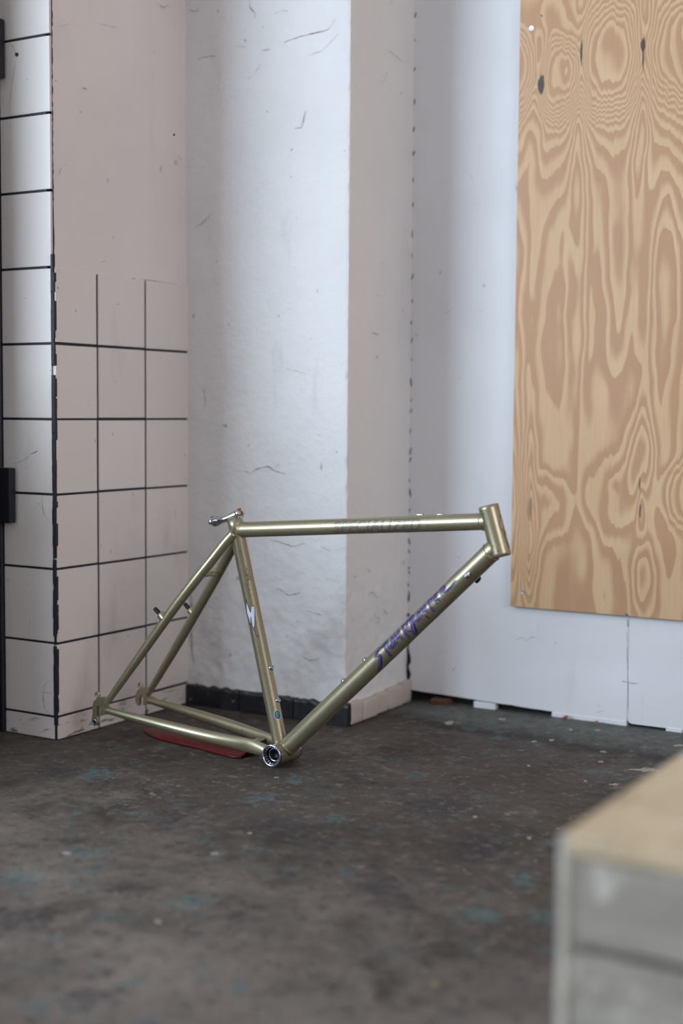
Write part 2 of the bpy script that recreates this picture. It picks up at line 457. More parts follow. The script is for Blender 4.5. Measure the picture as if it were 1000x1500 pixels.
# ------------------------------------------------------------------ tiled pier
Z0, PV, JW = 0.0476, 0.1525, 0.0052
ZT = Z0 + PV * 6 - JW / 2
bm = bmesh.new(); add_box(bm, (-0.1454, 0.0035, 0), (-0.0035, 0.462, ZT)); add_box(bm, (-0.1454, 0.0035, ZT), (-0.022, 0.462, CEIL))
pier = struct(obj('wall_pier', bm, M_GROUT))
def rough_plane(name, mat, corners_fn, nu, nv, disp, parent=None):
    bm = bmesh.new()
    g = [[bm.verts.new(disp(*corners_fn(i / nu, j / nv))) for j in range(nv + 1)] for i in range(nu + 1)]
    for i in range(nu):
        for j in range(nv): bm.faces.new((g[i][j], g[i + 1][j], g[i + 1][j + 1], g[i][j + 1]))
    return obj(name, bm, mat, parent, smooth=True)
tile_meshes = {}
def tile(x0, x1, y0, y1, z0, z1):
    lo, hi = (x0, y0, z0), (x1, y1, z1)
    o = box('tile', lo, hi, M_TILE, pier, 0.0011, 2)
    # every tile sits a hair differently in its bed
    return o
rows = [(0.001, Z0 - JW / 2)] + [(Z0 + PV * k + JW / 2, Z0 + PV * (k + 1) - JW / 2) for k in range(19)]
TOPROW = 7
rt = random.Random(5)
VJ = 0.0066
vcols = [(0.0035, 0.1299 - VJ / 2), (0.1299 + VJ / 2, 0.2881 - VJ / 2), (0.2881 + VJ / 2, 0.4445)]
for k, (za, zb) in enumerate(rows):
    j = rt.uniform(-0.0012, 0.0012)
    tile(-0.144, -0.0105 + (0 if k <= TOPROW - 1 else 0.001), 0.0 + abs(j) * 0.5, 0.008, za, min(zb, CEIL))
    if k < TOPROW:
        for ya, yb in vcols:
            j = rt.uniform(-0.0006, 0.0)
            tile(-0.008, 0.0 + j, ya + rt.uniform(-.0005, .0005), yb + rt.uniform(-.0005, .0005), za + rt.uniform(-.0006, .0006), zb + rt.uniform(-.0006, .0006))
# smooth plaster above the tiles on the side of the pier
def sp(u, w):
    y = 0.0075 + u * 0.445; z = ZT - 0.001 + w * (CEIL - ZT)
    return y, z
def sd(y, z):
    e = smooth(0.03, 0.0, y - 0.0075)
    x = -0.0035 + 0.0012 * fbm((0, y * 9, z * 9), 3, 2) - 0.005 * smooth(0.02, 0.25, z - ZT) - e * 0.004 * (0.6 + mnoise.noise((3, 1, z * 30)))
    return (x, y + e * 0.002 * mnoise.noise((1, 7, z * 40)), z)
plp = rough_plane('plaster_face', M_SMOOTH, sp, 60, 200, sd, pier)
M_CAPS = M_SMOOTH
bm = bmesh.new()   # uneven plaster lip that finishes the top of the tiling
n = 60
for a in range(n):
    pass
lip_pts = [(-0.0045, 0.004 + 0.44 * i / n, ZT + 0.001 + 0.0015 * mnoise.noise((i * 0.4, 0, 4))) for i in range(n + 1)]
add_tube(bm, lip_pts, 0.0032, 8, ref=Vector((0, 0, 1)))
obj('plaster_lip', bm, M_SMOOTH, pier, smooth=True)

def ribbon(bm, pts, w, normal, off=0.0006, taper=True, jit=0.0, seed=0):
    """thin strip lying on a surface; w = width in metres"""
    N = Vector(normal); rnd = random.Random(seed)
    P = []
    for a, b in zip(pts, pts[1:]):
        m = max(1, int((Vector(b) - Vector(a)).length / 0.006)) if jit else 1
        for k in range(m): P.append(Vector(a).lerp(Vector(b), k / m))
    P.append(Vector(pts[-1]))
    prev = None; L = len(P)
    for i, p in enumerate(P):
        t = (P[min(i + 1, L - 1)] - P[max(i - 1, 0)]).normalized(); s = N.cross(t).normalized()
        ww = w * (0.35 + 0.65 * math.sin(math.pi * (i + 0.35) / (L + 0.2))) if taper else w
        if jit: ww *= rnd.uniform(0.35, 1.5)
        q = p + N * off + s * (rnd.uniform(-jit, jit) if jit else 0)
        c = (bm.verts.new(q + s * ww / 2), bm.verts.new(q - s * ww / 2))
        if prev: bm.faces.new((prev[0], prev[1], c[1], c[0]))
        prev = c
def crack(parent, pix, axis, val, normal, w=0.0015, seed=0, mat=None, name='crack', off=0.0012, jit=0.0012):
    bm = bmesh.new()
    ribbon(bm, [on_plane(x, y, axis, val) for x, y in pix], w * 0.75, normal, off, True, jit, seed)
    return obj(name, bm, mat or M_CRACK, parent, recalc=False)
# fine black line between the front tiles and the plaster, a crack along the tile top
bm = bmesh.new()
ribbon(bm, [(-0.0082, 0.0072, ZT + 0.0), (-0.0085, 0.0072, ZT + 0.06), (-0.0085, 0.0072, CEIL)], 0.0035, (0, -1, 0), 0.0003, False, 0.0008, 4)
obj('corner_joint', bm, M_GROUT, pier, recalc=False)
crack(pier, [(78, 393), (120, 400), (170, 406), (222, 411), (276, 419)], 0, 0.0, (1, 0, 0), 0.0016, 3, off=-0.0005)
for i, (pts, w) in enumerate([([(119, 129), (126, 132)], .0018), ([(143, 36), (155, 37), (170, 41)], .001), ([(225, 2), (238, 11), (247, 9)], .0014), ([(258, 228), (264, 234)], .0012),
                              ([(85, 40), (100, 36)], .0009), ([(88, 245), (84, 258)], .0014), ([(147, 383), (153, 383)], .0018)]):
    crack(pier, pts, 0, -0.006, (1, 0, 0), w, i + 20, off=0.0035)
# chipped grout down the corner
bm = bmesh.new()
rj = random.Random(11)
for k in range(70):
    z = rj.uniform(0.03, ZT); 
    add_box(bm, (-0.009 + rj.uniform(-.001, .001), -0.0012 + rj.uniform(-.0006, .0014), z), (-0.0015 + rj.uniform(-.0015, .0022), 0.006, z + rj.uniform(0.01, 0.05)), 0.0006)
g = obj('corner_grout', bm, M_GROUT, pier); g['kind'] = 'stuff'
# scratches and spider threads on the front tiles
for i, (pts, w) in enumerate([([(25, 83), (20, 70), (13, 61)], .0007), ([(25, 83), (20, 110), (13, 160)], .0006), ([(44, 665), (51, 663), (55, 660)], .0016), ([(20, 680), (32, 676), (44, 668)], .0009),
                              ([(64, 720), (61, 735), (64, 752), (73, 764)], .0011), ([(73, 996), (65, 1003), (63, 1018), (65, 1036), (72, 1046)], .0012), ([(63, 1014), (77, 1016)], .0009), ([(45, 905), (41, 931)], .0007)]):
    crack(pier, pts, 1, 0.0, (0, -1, 0), w, i + 40, M_GROUT, 'scratch', 0.0006, 0.0004)
bm = bmesh.new(); P = on_plane(25, 80, 1, 0); bmesh.ops.create_icosphere(bm, subdivisions=1, radius=0.0042, matrix=Matrix.Translation((P.x, -0.001, P.z)))
obj('drill_plug', bm, M_GROUT, pier)

# ------------------------------------------------------------------ door with its frame and hinges at the far left
door = struct(empty('door_1', (-0.6, 0.0, 0)))
def lp(o, parent):  # keep world placement under a moved empty
    o.parent = parent; o.matrix_parent_inverse = Matrix.Translation(-Vector(parent.location)); return o
lp(box('door_frame', (-0.215, -0.006, 0), (-0.1455, 0.2, CEIL), M_BLACK, bev=0.003), door)
lp(box('door_leaf', (-1.05, 0.01, 0.01), (-0.22, 0.05, 2.1), M_BLACK, bev=0.002), door)
lp(box('door_head', (-1.12, -0.006, 2.1), (-0.215, 0.2, 2.17), M_BLACK), door)
lp(box('door_jamb', (-1.12, -0.006, 0), (-1.05, 0.2, 2.1), M_BLACK), door)
for za, zb in ((0.443, 0.557), (1.345, 1.462)):
    bm = bmesh.new()
    add_box(bm, (-0.2, -0.022, za), (-0.106 if za < 1 else -0.124, -0.004, zb), 0.003, 2)
    add_lathe(bm, [(0, 0), (0.010, 0), (0.010, (zb - za) * 0.49), (0.0085, (zb - za) * 0.495), (0.0085, (zb - za) * 0.505), (0.010, (zb - za) * 0.51), (0.010, zb - za), (0, zb - za)], (-0.150, -0.022, za), (0, 0, 1), 16)
    lp(obj('hinge', bm, M_BLACK), door)
lp(box('open_leaf', (-0.200, -0.19, 0.01), (-0.150, -0.03, 2.1), M_BLACK, bev=0.002), door)
struct(box('added_shade_wall', (-2.2, -0.80, 0), (-0.22, -0.70, 0.80), M_ROOM))  # unseen low wall, added to shade the lower left corner
struct(box('wall_door_side', (-4.0, 0.02, 0), (-1.12, 0.2, CEIL), M_ROOM))
struct(box('wall_door_top', (-1.12, 0.02, 2.17), (-0.215, 0.2, CEIL), M_ROOM))

# ------------------------------------------------------------------ plastered pillar
PW, PF, BW = 0.425, 0.44, 0.742
def pillar_path(s):
    """s in metres along front face, round the edge, along the side; returns point, normal"""
    L1, L2 = PW + 0.008, BW - PF + 0.015
    if s <= L1:
        return Vector((-0.008 + s, PF, 0)), Vector((0, -1, 0))
    t = s - L1
    return Vector((PW - 0.035 * t, PF + t, 0)), Vector((1, 0.035, 0)).normalized()
LT = PW + 0.008 + BW - PF + 0.015
svals = []
s = 0.0
while s < LT:
    d = abs(s - (PW + 0.008)); svals.append(s); s += 0.0022 if d < 0.02 else 0.006
svals += [PW + 0.008, LT]; svals = sorted(set(svals))
zvals = [0.0 + 0.006 * i for i in range(int(1.72 / 0.006))] + [1.8, 2.2, 2.6, CEIL]
bm = bmesh.new(); rows_v = []
for z in zvals:
    r = []
    for s in svals:
        p, n_ = pillar_path(s)
        d = s - (PW + 0.008)
        q = Vector((s, z, 0))
        low = smooth(0.55, 0.0, z)
        amp = (0.0011 + 0.0026 * low) * (1 if d < 0 else 0.55)
        h = amp * fbm((s * 14, z * 14, 0), 4, 1.0) + 0.0012 * fbm((s * 45, z * 45, 3), 2, 5.0) * (0.4 + 1.6 * low)
        p = p + n_ * h
        ad = abs(d)
        if ad < 0.012:   # arris: rounded and chipped
            k = (1 - ad / 0.012) ** 2
            chipn = max(0.0, mnoise.noise((z * 38, 2, 9)) + 0.6 * mnoise.noise((z * 95, 5, 1)))
            p = p + Vector((-1, 1, 0)).normalized() * (k * (0.0022 + 0.0048 * chipn))
        r.append(bm.verts.new((p.x, p.y, z)))
    rows_v.append(r)
for r0, r1 in zip(rows_v, rows_v[1:]):
    for k in range(len(svals) - 1):
        bm.faces.new((r0[k], r0[k + 1], r1[k + 1], r1[k]))
pillar = struct(obj('wall_pillar', bm, M_WALL, smooth=True))
for i, (pts, w) in enumerate([([(365, 0), (367, 13), (374, 19), (374, 27)], .0018), ([(290, 88), (297, 84), (318, 82)], .0015), ([(416, 62), (440, 54), (462, 48), (480, 44), (487, 34), (491, 29)], .0018),
        ([(363, 117), (375, 106), (383, 94)], .0010), ([(402, 21), (412, 17), (422, 16)], .0010), ([(432, 188), (442, 187), (445, 172), (448, 162)], .0016), ([(285, 335), (297, 327), (309, 314)], .0016),
        ([(383, 74), (395, 73)], .0010), ([(278, 15), (285, 18), (292, 13)], .0018), ([(345, 68), (362, 70)], .0008), ([(452, 80), (470, 76), (497, 49)], .0008),
        ([(355, 690), (368, 693), (378, 686), (392, 683), (404, 690), (420, 694)], .0024), ([(395, 790), (430, 800), (446, 796)], .0018), ([(405, 860), (425, 872), (440, 868)], .0018), ([(465, 424), (466, 429)], .0016),
        ([(440, 960), (455, 968), (470, 964)], .0018), ([(296, 560), (302, 585), (299, 600)], .0013), ([(470, 800), (485, 808)], .0016), ([(420, 540), (450, 548)], .0010), ([(280, 860), (282, 900), (281, 940), (284, 975)], .0035), ([(450, 895), (470, 901)], .0015)]):
    crack(pillar, pts, 1, PF, (0, -1, 0), w, i + 60, off=0.0022)
for i, (pts, w) in enumerate([([(566, 74), (576, 80), (588, 91)], .0016), ([(517, 184), (519, 187)], .0022), ([(573, 0), (571, 6)], .0016), ([(552, 118), (560, 120), (566, 106)], .001), ([(546, 900), (556, 908), (548, 914)], .0016),
        ([(515, 840), (519, 846)], .002), ([(590, 330), (597, 372), (599, 380)], .0012), ([(560, 892), (566, 900)], .0022), ([(543, 487), (553, 490)], .0018), ([(536, 870), (545, 868), (552, 876)], .0014)]):
    crack(pillar, pts, 0, PW - 0.004, (1, 0.035, 0), w, i + 90, off=0.003)
# black skirting on the front of the pillar, in lengths, chipped along its top
def skirting_mat():
    m, nt, b = new_mat('black_skirting_paint')
    v = coords(nt)
    c = mix(nt, step(noise(nt, v, 30, 5), 0.4, 0.7), srgb(20, 20, 28), srgb(36, 34, 40))
    ch = step(noise(nt, coords(nt, (1, 1, 1.6)), 48, 5, 0.6), 0.655, 0.69)
    c = mix(nt, ch * 0.8, c, srgb(150, 142, 132))
    nt.links.new(c, b.inputs['Base Color']); b.inputs['Roughness'].default_value = 0.45
    bump(nt, b, noise(nt, v, 60, 4), 0.4, 0.003)
    return m
M_SKIRT = skirting_mat()
skirt = struct(empty('baseboard_pillar', (0.2, PF, 0)))
for a, b_ in ((0.002, 0.1495), (0.152, 0.296), (0.2985, 0.436)):
    bm = bmesh.new(); nn = 26
    prof = [(PF + 0.006, 0.0), (PF - 0.011, 0.0), (PF - 0.011, 0.040), (PF - 0.009, 0.045), (PF + 0.006, 0.048)]
    rings = []
    for i in range(nn + 1):
        x = a + (b_ - a) * i / nn
        jz = 0.004 * mnoise.noise((x * 60, 1, 2)); jy = 0.0012 * mnoise.noise((x * 50, 4, 2))
        rings.append([bm.verts.new((x, y + jy, z + (jz if z > 0.02 else 0))) for y, z in prof])
    for r0, r1 in zip(rings, rings[1:]):
        for k in range(len(prof) - 1): bm.faces.new((r0[k], r0[k + 1], r1[k + 1], r1[k]))
    bm.faces.new(rings[0]); bm.faces.new(rings[-1][::-1])
    lp(obj('skirting_piece', bm, M_SKIRT), skirt)
# whitewashed rough plinth stones round the corner on the side of the pillar
plinth = struct(empty('baseboard_pillar_side', (PW, 0.6, 0)))
M_PLINTH = plaster('dirty_whitewash', srgb(196, 184, 176), 1.0, 1.6, 0.9)
for i, (a, b_, hgt, out) in enumerate([(0.442, 0.497, 0.047, 0.011), (0.499, 0.565, 0.044, 0.013), (0.567, 0.622, 0.046, 0.010), (0.624, 0.69, 0.048, 0.012), (0.692, 0.74, 0.051, 0.011)]):
    bm = bmesh.new(); add_box(bm, (PW - 0.035 * (a - PF) - 0.012, a, 0.0), (PW - 0.035 * (a - PF) + out, b_, hgt), 0.004, 2)
    bmesh.ops.subdivide_edges(bm, edges=bm.edges[:], cuts=2, use_grid_fill=True)
    for v_ in bm.verts: v_.co += Vector((1, 0.3, 0.6)) * (0.0022 * fbm(v_.co * 55, 2, i))
    lp(obj('plinth_stone', bm, M_PLINTH, smooth=True), plinth)

# ------------------------------------------------------------------ far wall: painted boards in front of a dark backing
backing = struct(box('wall_back', (0.36, 0.762, 0), (4.4, 0.9, CEIL), M_DARK))
SEAM = on_plane(919, 1000, 1, 0.74).x
def board(x0, x1, zb0, zb1):
    """board with a slightly sloping foot and rounded lower corners"""
    r = 0.010; poly = [(x0, CEIL), (x0, zb0 + r), (x0 + r * 0.3, zb0 + r * 0.3), (x0 + r, zb0)]
    n = 24
    for i in range(1, n):
        x = x0 + (x1 - x0) * i / n
        poly.append((x, zb0 + (zb1 - zb0) * i / n + 0.0012 * mnoise.noise((x * 30, 0, 1))))
    poly += [(x1, zb1), (x1, CEIL)]
    bm = bmesh.new(); add_prism(bm, poly, lambda a, b, t: (a, 0.740 + t, b), 0.014)
    return obj('wall_board', bm, M_BOARD, backing)
board(0.411, SEAM - 0.0004, 0.0275, 0.0125)
board(SEAM + 0.0004, 4.4, 0.0125, 0.011)
# white packing blocks and a brown shard in the gap under the boards
for i, (xa, xb, ya, yb) in enumerate([(694, 726, 1027, 1036), (808, 918, 1044, 1058), (975, 999, 1068, 1078)]):
    A, B_ = on_plane(xa, yb, 1, 0.742), on_plane(xb, yb, 1, 0.742)
    box('packing_strip', (A.x, 0.7385, 0.001), (B_.x, 0.757, 0.019 - 0.002 * i), M_BOARD, backing, 0.0015)
# dark ragged gap in the corner between pillar and board
bm = bmesh.new()
for i in range(60):
    z = 0.03 + 1.62 * (i / 60) ** 2.6 + random.uniform(-0.01, 0.01)
    w = random.uniform(0.0012, 0.004) * (2.0 if z < 0.22 else (0.55 if z < 0.4 else 0.22)); l = random.uniform(0.008, 0.03) * (1.3 if z < 0.25 else 0.8)
    x = 0.4165 - 0.000 * z + random.uniform(-0.002, 0.001)
    bmesh.ops.create_icosphere(bm, subdivisions=1, radius=1.0, matrix=Matrix.Translation((x, 0.7395, z)) @ Matrix.Rotation(random.uniform(-.5, .5), 4, 'Y') @ Matrix.Diagonal((w, 0.0022, l / 2, 1)))
g = obj('corner_gap', bm, M_DARK, pillar); g['kind'] = 'stuff'
for i, (pts, w) in enumerate([([(755, 937), (764, 934), (772, 938), (780, 933), (788, 935)], .0012), ([(912, 998), (920, 1000), (936, 1002)], .0014), ([(911, 998), (916, 999)], .003), ([(919, 907), (920, 918)], .0030), ([(873, 1044), (884, 1041)], .0010),
        ([(918, 925), (919, 970), (920, 1040), (921, 1062)], .0012), ([(663, 983), (667, 978)], .0018), ([(645, 953), (648, 955)], .0018), ([(670, 815), (673, 817)], .0015), ([(754, 268), (757, 280)], .0010), ([(650, 460), (660, 455)], .0009), ([(690, 300), (700, 297)], .0008)]):
    crack(backing, pts, 1, 0.74, (0, -1, 0), w, i + 120, off=0.0006, jit=0.0007)

# ------------------------------------------------------------------ plywood sheet screwed to the boards
ply = empty('plywood_sheet', (0.9, 0.733, 0.247))
tag(ply, 'tall sheet of plywood with swirling knotty grain screwed to the white wall', 'plywood')
bm = bmesh.new(); add_box(bm, (0.681, PLY_V, 0.247), (1.90, 0.7335, 2.68), 0.0006)
lp(obj('veneer_face', bm, M_PLY), ply)
bm = bmesh.new(); add_box(bm, (0.6813, 0.7335, 0.2473), (1.8997, 0.7398, 2.6797))
lp(obj('core_ply', bm, M_PLYEDGE), ply)
M_STEEL = plain('zinc_screw', srgb(200, 200, 205), 0.3, 0.9, var=0.1)
M_HOLE = plain('screw_recess', srgb(30, 30, 32), 0.6, 0.3, var=0.1)
for x, y in ((778, 42), (765, 867), (1120, 42), (1120, 890)):
    P = on_plane(x, y, 1, PLY_V)
    bm = bmesh.new(); add_lathe(bm, [(0.0021, -0.0006), (0.0021, 0.0008), (0.0048, 0.0010), (0.0058, 0.0004), (0.0060, -0.002)], (P.x, PLY_V, P.z), (0, -1, 0), 20)
    sc = lp(obj('screw', bm, M_STEEL), ply)
    bm = bmesh.new()
    add_box(bm, (P.x - 0.0022, PLY_V - 0.0009, P.z - 0.0007), (P.x + 0.0022, PLY_V + 0.001, P.z + 0.0007)); add_box(bm, (P.x - 0.0007, PLY_V - 0.00095, P.z - 0.0022), (P.x + 0.0007, PLY_V + 0.001, P.z + 0.0022))
    o = obj('cross_recess', bm, M_HOLE); o.parent = sc; o.matrix_parent_inverse = Matrix.Translation(-Vector(ply.location))
    
# ------------------------------------------------------------------ bicycle frame
def paint_mat():
    m, nt, b = new_mat('champagne_metallic_paint')
    v = coords(nt)
    fl = noise(nt, v, 900, 2, 0.5)
    c = mix(nt, step(fl, 0.3, 0.7), srgb(168, 159, 132), srgb(150, 141, 114))
    rub = step(noise(nt, v, 18, 6, 0.65), 0.60, 0.70)
    c = mix(nt, rub * 0.25, c, srgb(128, 112, 82))
    dots = step(noise(nt, v, 120, 2, 0.5), 0.745, 0.77)
    c = mix(nt, dots * 0.8, c, srgb(60, 48, 38))
    nt.links.new(c, b.inputs['Base Color'])
    b.inputs['Metallic'].default_value = 0.72; b.inputs['Roughness'].default_value = 0.32
    b.inputs['Coat Weight'].default_value = 0.5; b.inputs['Coat Roughness'].default_value = 0.16
    return m
M_PAINT = paint_mat()
M_CHROME = plain('polished_alloy', srgb(215, 215, 220), 0.14, 1.0, var=0.1)
M_CUP = plain('chrome_cup', srgb(190, 190, 205), 0.18, 1.0, var=0.15)
M_BOLT = plain('black_bolt', srgb(34, 32, 34), 0.4, 0.6, var=0.2)
M_RUST = plain('rusty_bolt', srgb(150, 104, 84), 0.55, 0.6, var=0.4, vscale=200)
M_PURPLE = plain('purple_decal', srgb(46, 26, 98), 0.35, var=0.25, vscale=150)
M_LILAC = plain('lilac_decal', srgb(128, 108, 178), 0.35, var=0.15, vscale=150)
M_OUTLINE = plain('grey_violet_decal_line', srgb(62, 56, 88), 0.4, var=0.3, vscale=150)
M_WHITE = plain('white_decal', srgb(205, 205, 222), 0.35, var=0.1, vscale=150)
M_INK = plain('dark_decal_line', srgb(48, 42, 52), 0.4, var=0.3, vscale=150)
M_PINK = plain('pinkish_badge', srgb(186, 156, 146), 0.4, var=0.2, vscale=150)
M_BROWN = plain('brown_rub_mark', srgb(104, 70, 48), 0.6, var=0.3, vscale=150)
M_GREEN = plain('green_sticker', srgb(72, 140, 74), 0.4, var=0.3, vscale=300)
M_BLUE = plain('blue_sticker', srgb(54, 84, 160), 0.4, var=0.3, vscale=300)

bike = empty('bicycle_frame', (0.491, 0.091, 0.0))
bike.rotation_euler = (-0.0185, 0, -0.0108)
tag(bike, 'bare champagne metallic mountain bike frame with purple lettering standing in the tiled corner', 'bicycle frame')
BZ = 0.0222
def L(x, y, z): return Vector((x, y, z + BZ))
SEAT_B, SEAT_T = L(0, 0, 0), L(-0.1205, 0, 0.4465)
S_J = L(-0.114, 0, 0.4227); H_T, H_B = L(0.4256, 0, 0.494), L(0.4532, 0, 0.4061)
TT_A, TT_B = L(-0.1142, 0, 0.4235), L(0.4330, 0, 0.4670)
DT_A, DT_B = L(0, 0, 0), L(0.4465, 0, 0.4255)
R_TT, R_ST, R_DT, R_HT = 0.0151, 0.0145, 0.0178, 0.0178
def straight_tube(name, a, b, r, flare_a=0.0, flare_b=0.0, mat=M_PAINT):
    d = (b - a); n = d.normalized(); ln = d.length
    ts = [0, 0.012, 0.02, 0.03, 0.5 * ln, ln - 0.03, ln - 0.02, ln - 0.012, ln]
    bm = bmesh.new(); add_tube(bm, [a + n * t for t in ts], r, 40)
    return obj(name, bm, mat, bike, smooth=True)
def axis_frame(a, b):
    t = (b - a).normalized(); side = Vector((0, -1, 0)); up = side.cross(t).normalized()
    if up.z < 0: up = -up
    return t, side, up
tt = straight_tube('top_tube', TT_A, TT_B, R_TT)
dt = straight_tube('down_tube', DT_A, DT_B, R_DT)
# seat tube, open at the top
t, side, up = axis_frame(SEAT_B, SEAT_T); sl = (SEAT_T - SEAT_B).length
bm = bmesh.new(); add_lathe(bm, [(R_ST, 0), (R_ST, sl - 0.022), (R_ST + 0.0012, sl - 0.019), (R_ST + 0.0012, sl), (R_ST - 0.0016, sl), (R_ST - 0.0016, sl - 0.03)], SEAT_B, t, 40)
st = obj('seat_tube', bm, M_PAINT, bike, smooth=True)
ha = (H_T - H_B).normalized(); hl = (H_T - H_B).length
bm = bmesh.new(); add_lathe(bm, [(0.0152, 0), (R_HT + 0.0002, 0), (R_HT + 0.0004, 0.006), (R_HT, 0.010), (R_HT, hl - 0.010), (R_HT + 0.0004, hl - 0.006), (R_HT + 0.0002, hl), (0.0152, hl), (0.0152, hl * 0.5)], H_B, ha, 44, closed=True)
ht = obj('head_tube', bm, M_PAINT, bike, smooth=True)
# weld beads
def weld(parent, a, n, r, tilt=None, sc=(1, 1)):
    t = Vector(n).normalized(); q = Vector((0, 1, 0)); w = t.cross(q).normalized()
    pts = []
    for k in range(49):
        an = 2 * math.pi * k / 48
        off = (tilt * (math.sin(an) ** 2) if tilt else 0)
        pts.append(Vector(a) + (q * math.cos(an) * sc[0] + w * math.sin(an) * sc[1]) * r + t * (off - 0 + 0.0004 * math.sin(an * 18)))
    bm = bmesh.new(); add_tube(bm, pts, 0.0013, 8, ref=t)
    return obj('weld_bead', bm, M_PAINT, parent, smooth=True)
tn = (TT_B - TT_A).normalized(); dn = (DT_B - DT_A).normalized()
weld(tt, TT_B - tn * 0.0190, tn, R_TT, 0.003); weld(tt, TT_A + tn * 0.0140, tn, R_TT, 0.002)
weld(dt, DT_A + dn * 0.0225, dn, R_DT - 0.0005, -0.003); weld(dt, DT_B - dn * 0.0205, dn, R_DT, 0.002)
weld(st, SEAT_B + t * 0.0225, t, R_ST, -0.002)
# bottom bracket shell and its cups
bm = bmesh.new(); add_lathe(bm, [(0.0180, -0.034), (0.0206, -0.034), (0.0208, -0.031), (0.0204, -0.028), (0.0204, 0.028), (0.0208, 0.031), (0.0206, 0.034), (0.0180, 0.034)], L(0, 0, 0), (0, 1, 0), 44, closed=True)
bb = obj('bottom_bracket_shell', bm, M_PAINT, bike, smooth=True)
for sgn in (-1, 1):
    o0 = L(0, 0, 0)
    bm = bmesh.new(); add_lathe(bm, [(0.0178, 0.0325), (0.0214, 0.0325), (0.0214, 0.0375), (0.0200, 0.0385), (0.0180, 0.0380), (0.0176, 0.0355), (0.0176, 0.0330)], o0, (0, sgn, 0), 40)
    cup = obj('bearing_cup', bm, M_CUP, bb, smooth=True)
    bm = bmesh.new()
    for k in range(20):
        a = 2 * math.pi * k / 20
        c_ = o0 + Vector((math.cos(a) * 0.0162, sgn * 0.029, math.sin(a) * 0.0162))
        bmesh.ops.create_cube(bm, size=1, matrix=Matrix.Translation(c_) @ Matrix.Rotation(-a, 4, 'Y') @ Matrix.Diagonal((0.0022, 0.010, 0.0024, 1)))
    obj('spline', bm, M_CUP, cup)
    bm = bmesh.new(); add_lathe(bm, [(0.0171, 0.0245), (0.0135, 0.0250), (0.0125, 0.0262), (0.0100, 0.0262), (0.0098, 0.018), (0, 0.018)], o0, (0, sgn, 0), 36)
    obj('bearing', bm, M_BOLT, cup, smooth=True)
    bm = bmesh.new(); add_lathe(bm, [(0.0177, 0.0350), (0.0174, 0.0345), (0.0174, 0.0240)], o0, (0, sgn, 0), 36)
    obj('cup_sleeve', bm, M_HOLE, cup, smooth=True)
    bm = bmesh.new(); add_lathe(bm, [(0.0132, 0.0254), (0.0128, 0.0266), (0.0118, 0.0268), (0.0112, 0.0262)], o0, (0, sgn, 0), 36)
    obj('bearing_race', bm, M_CUP, cup, smooth=True)
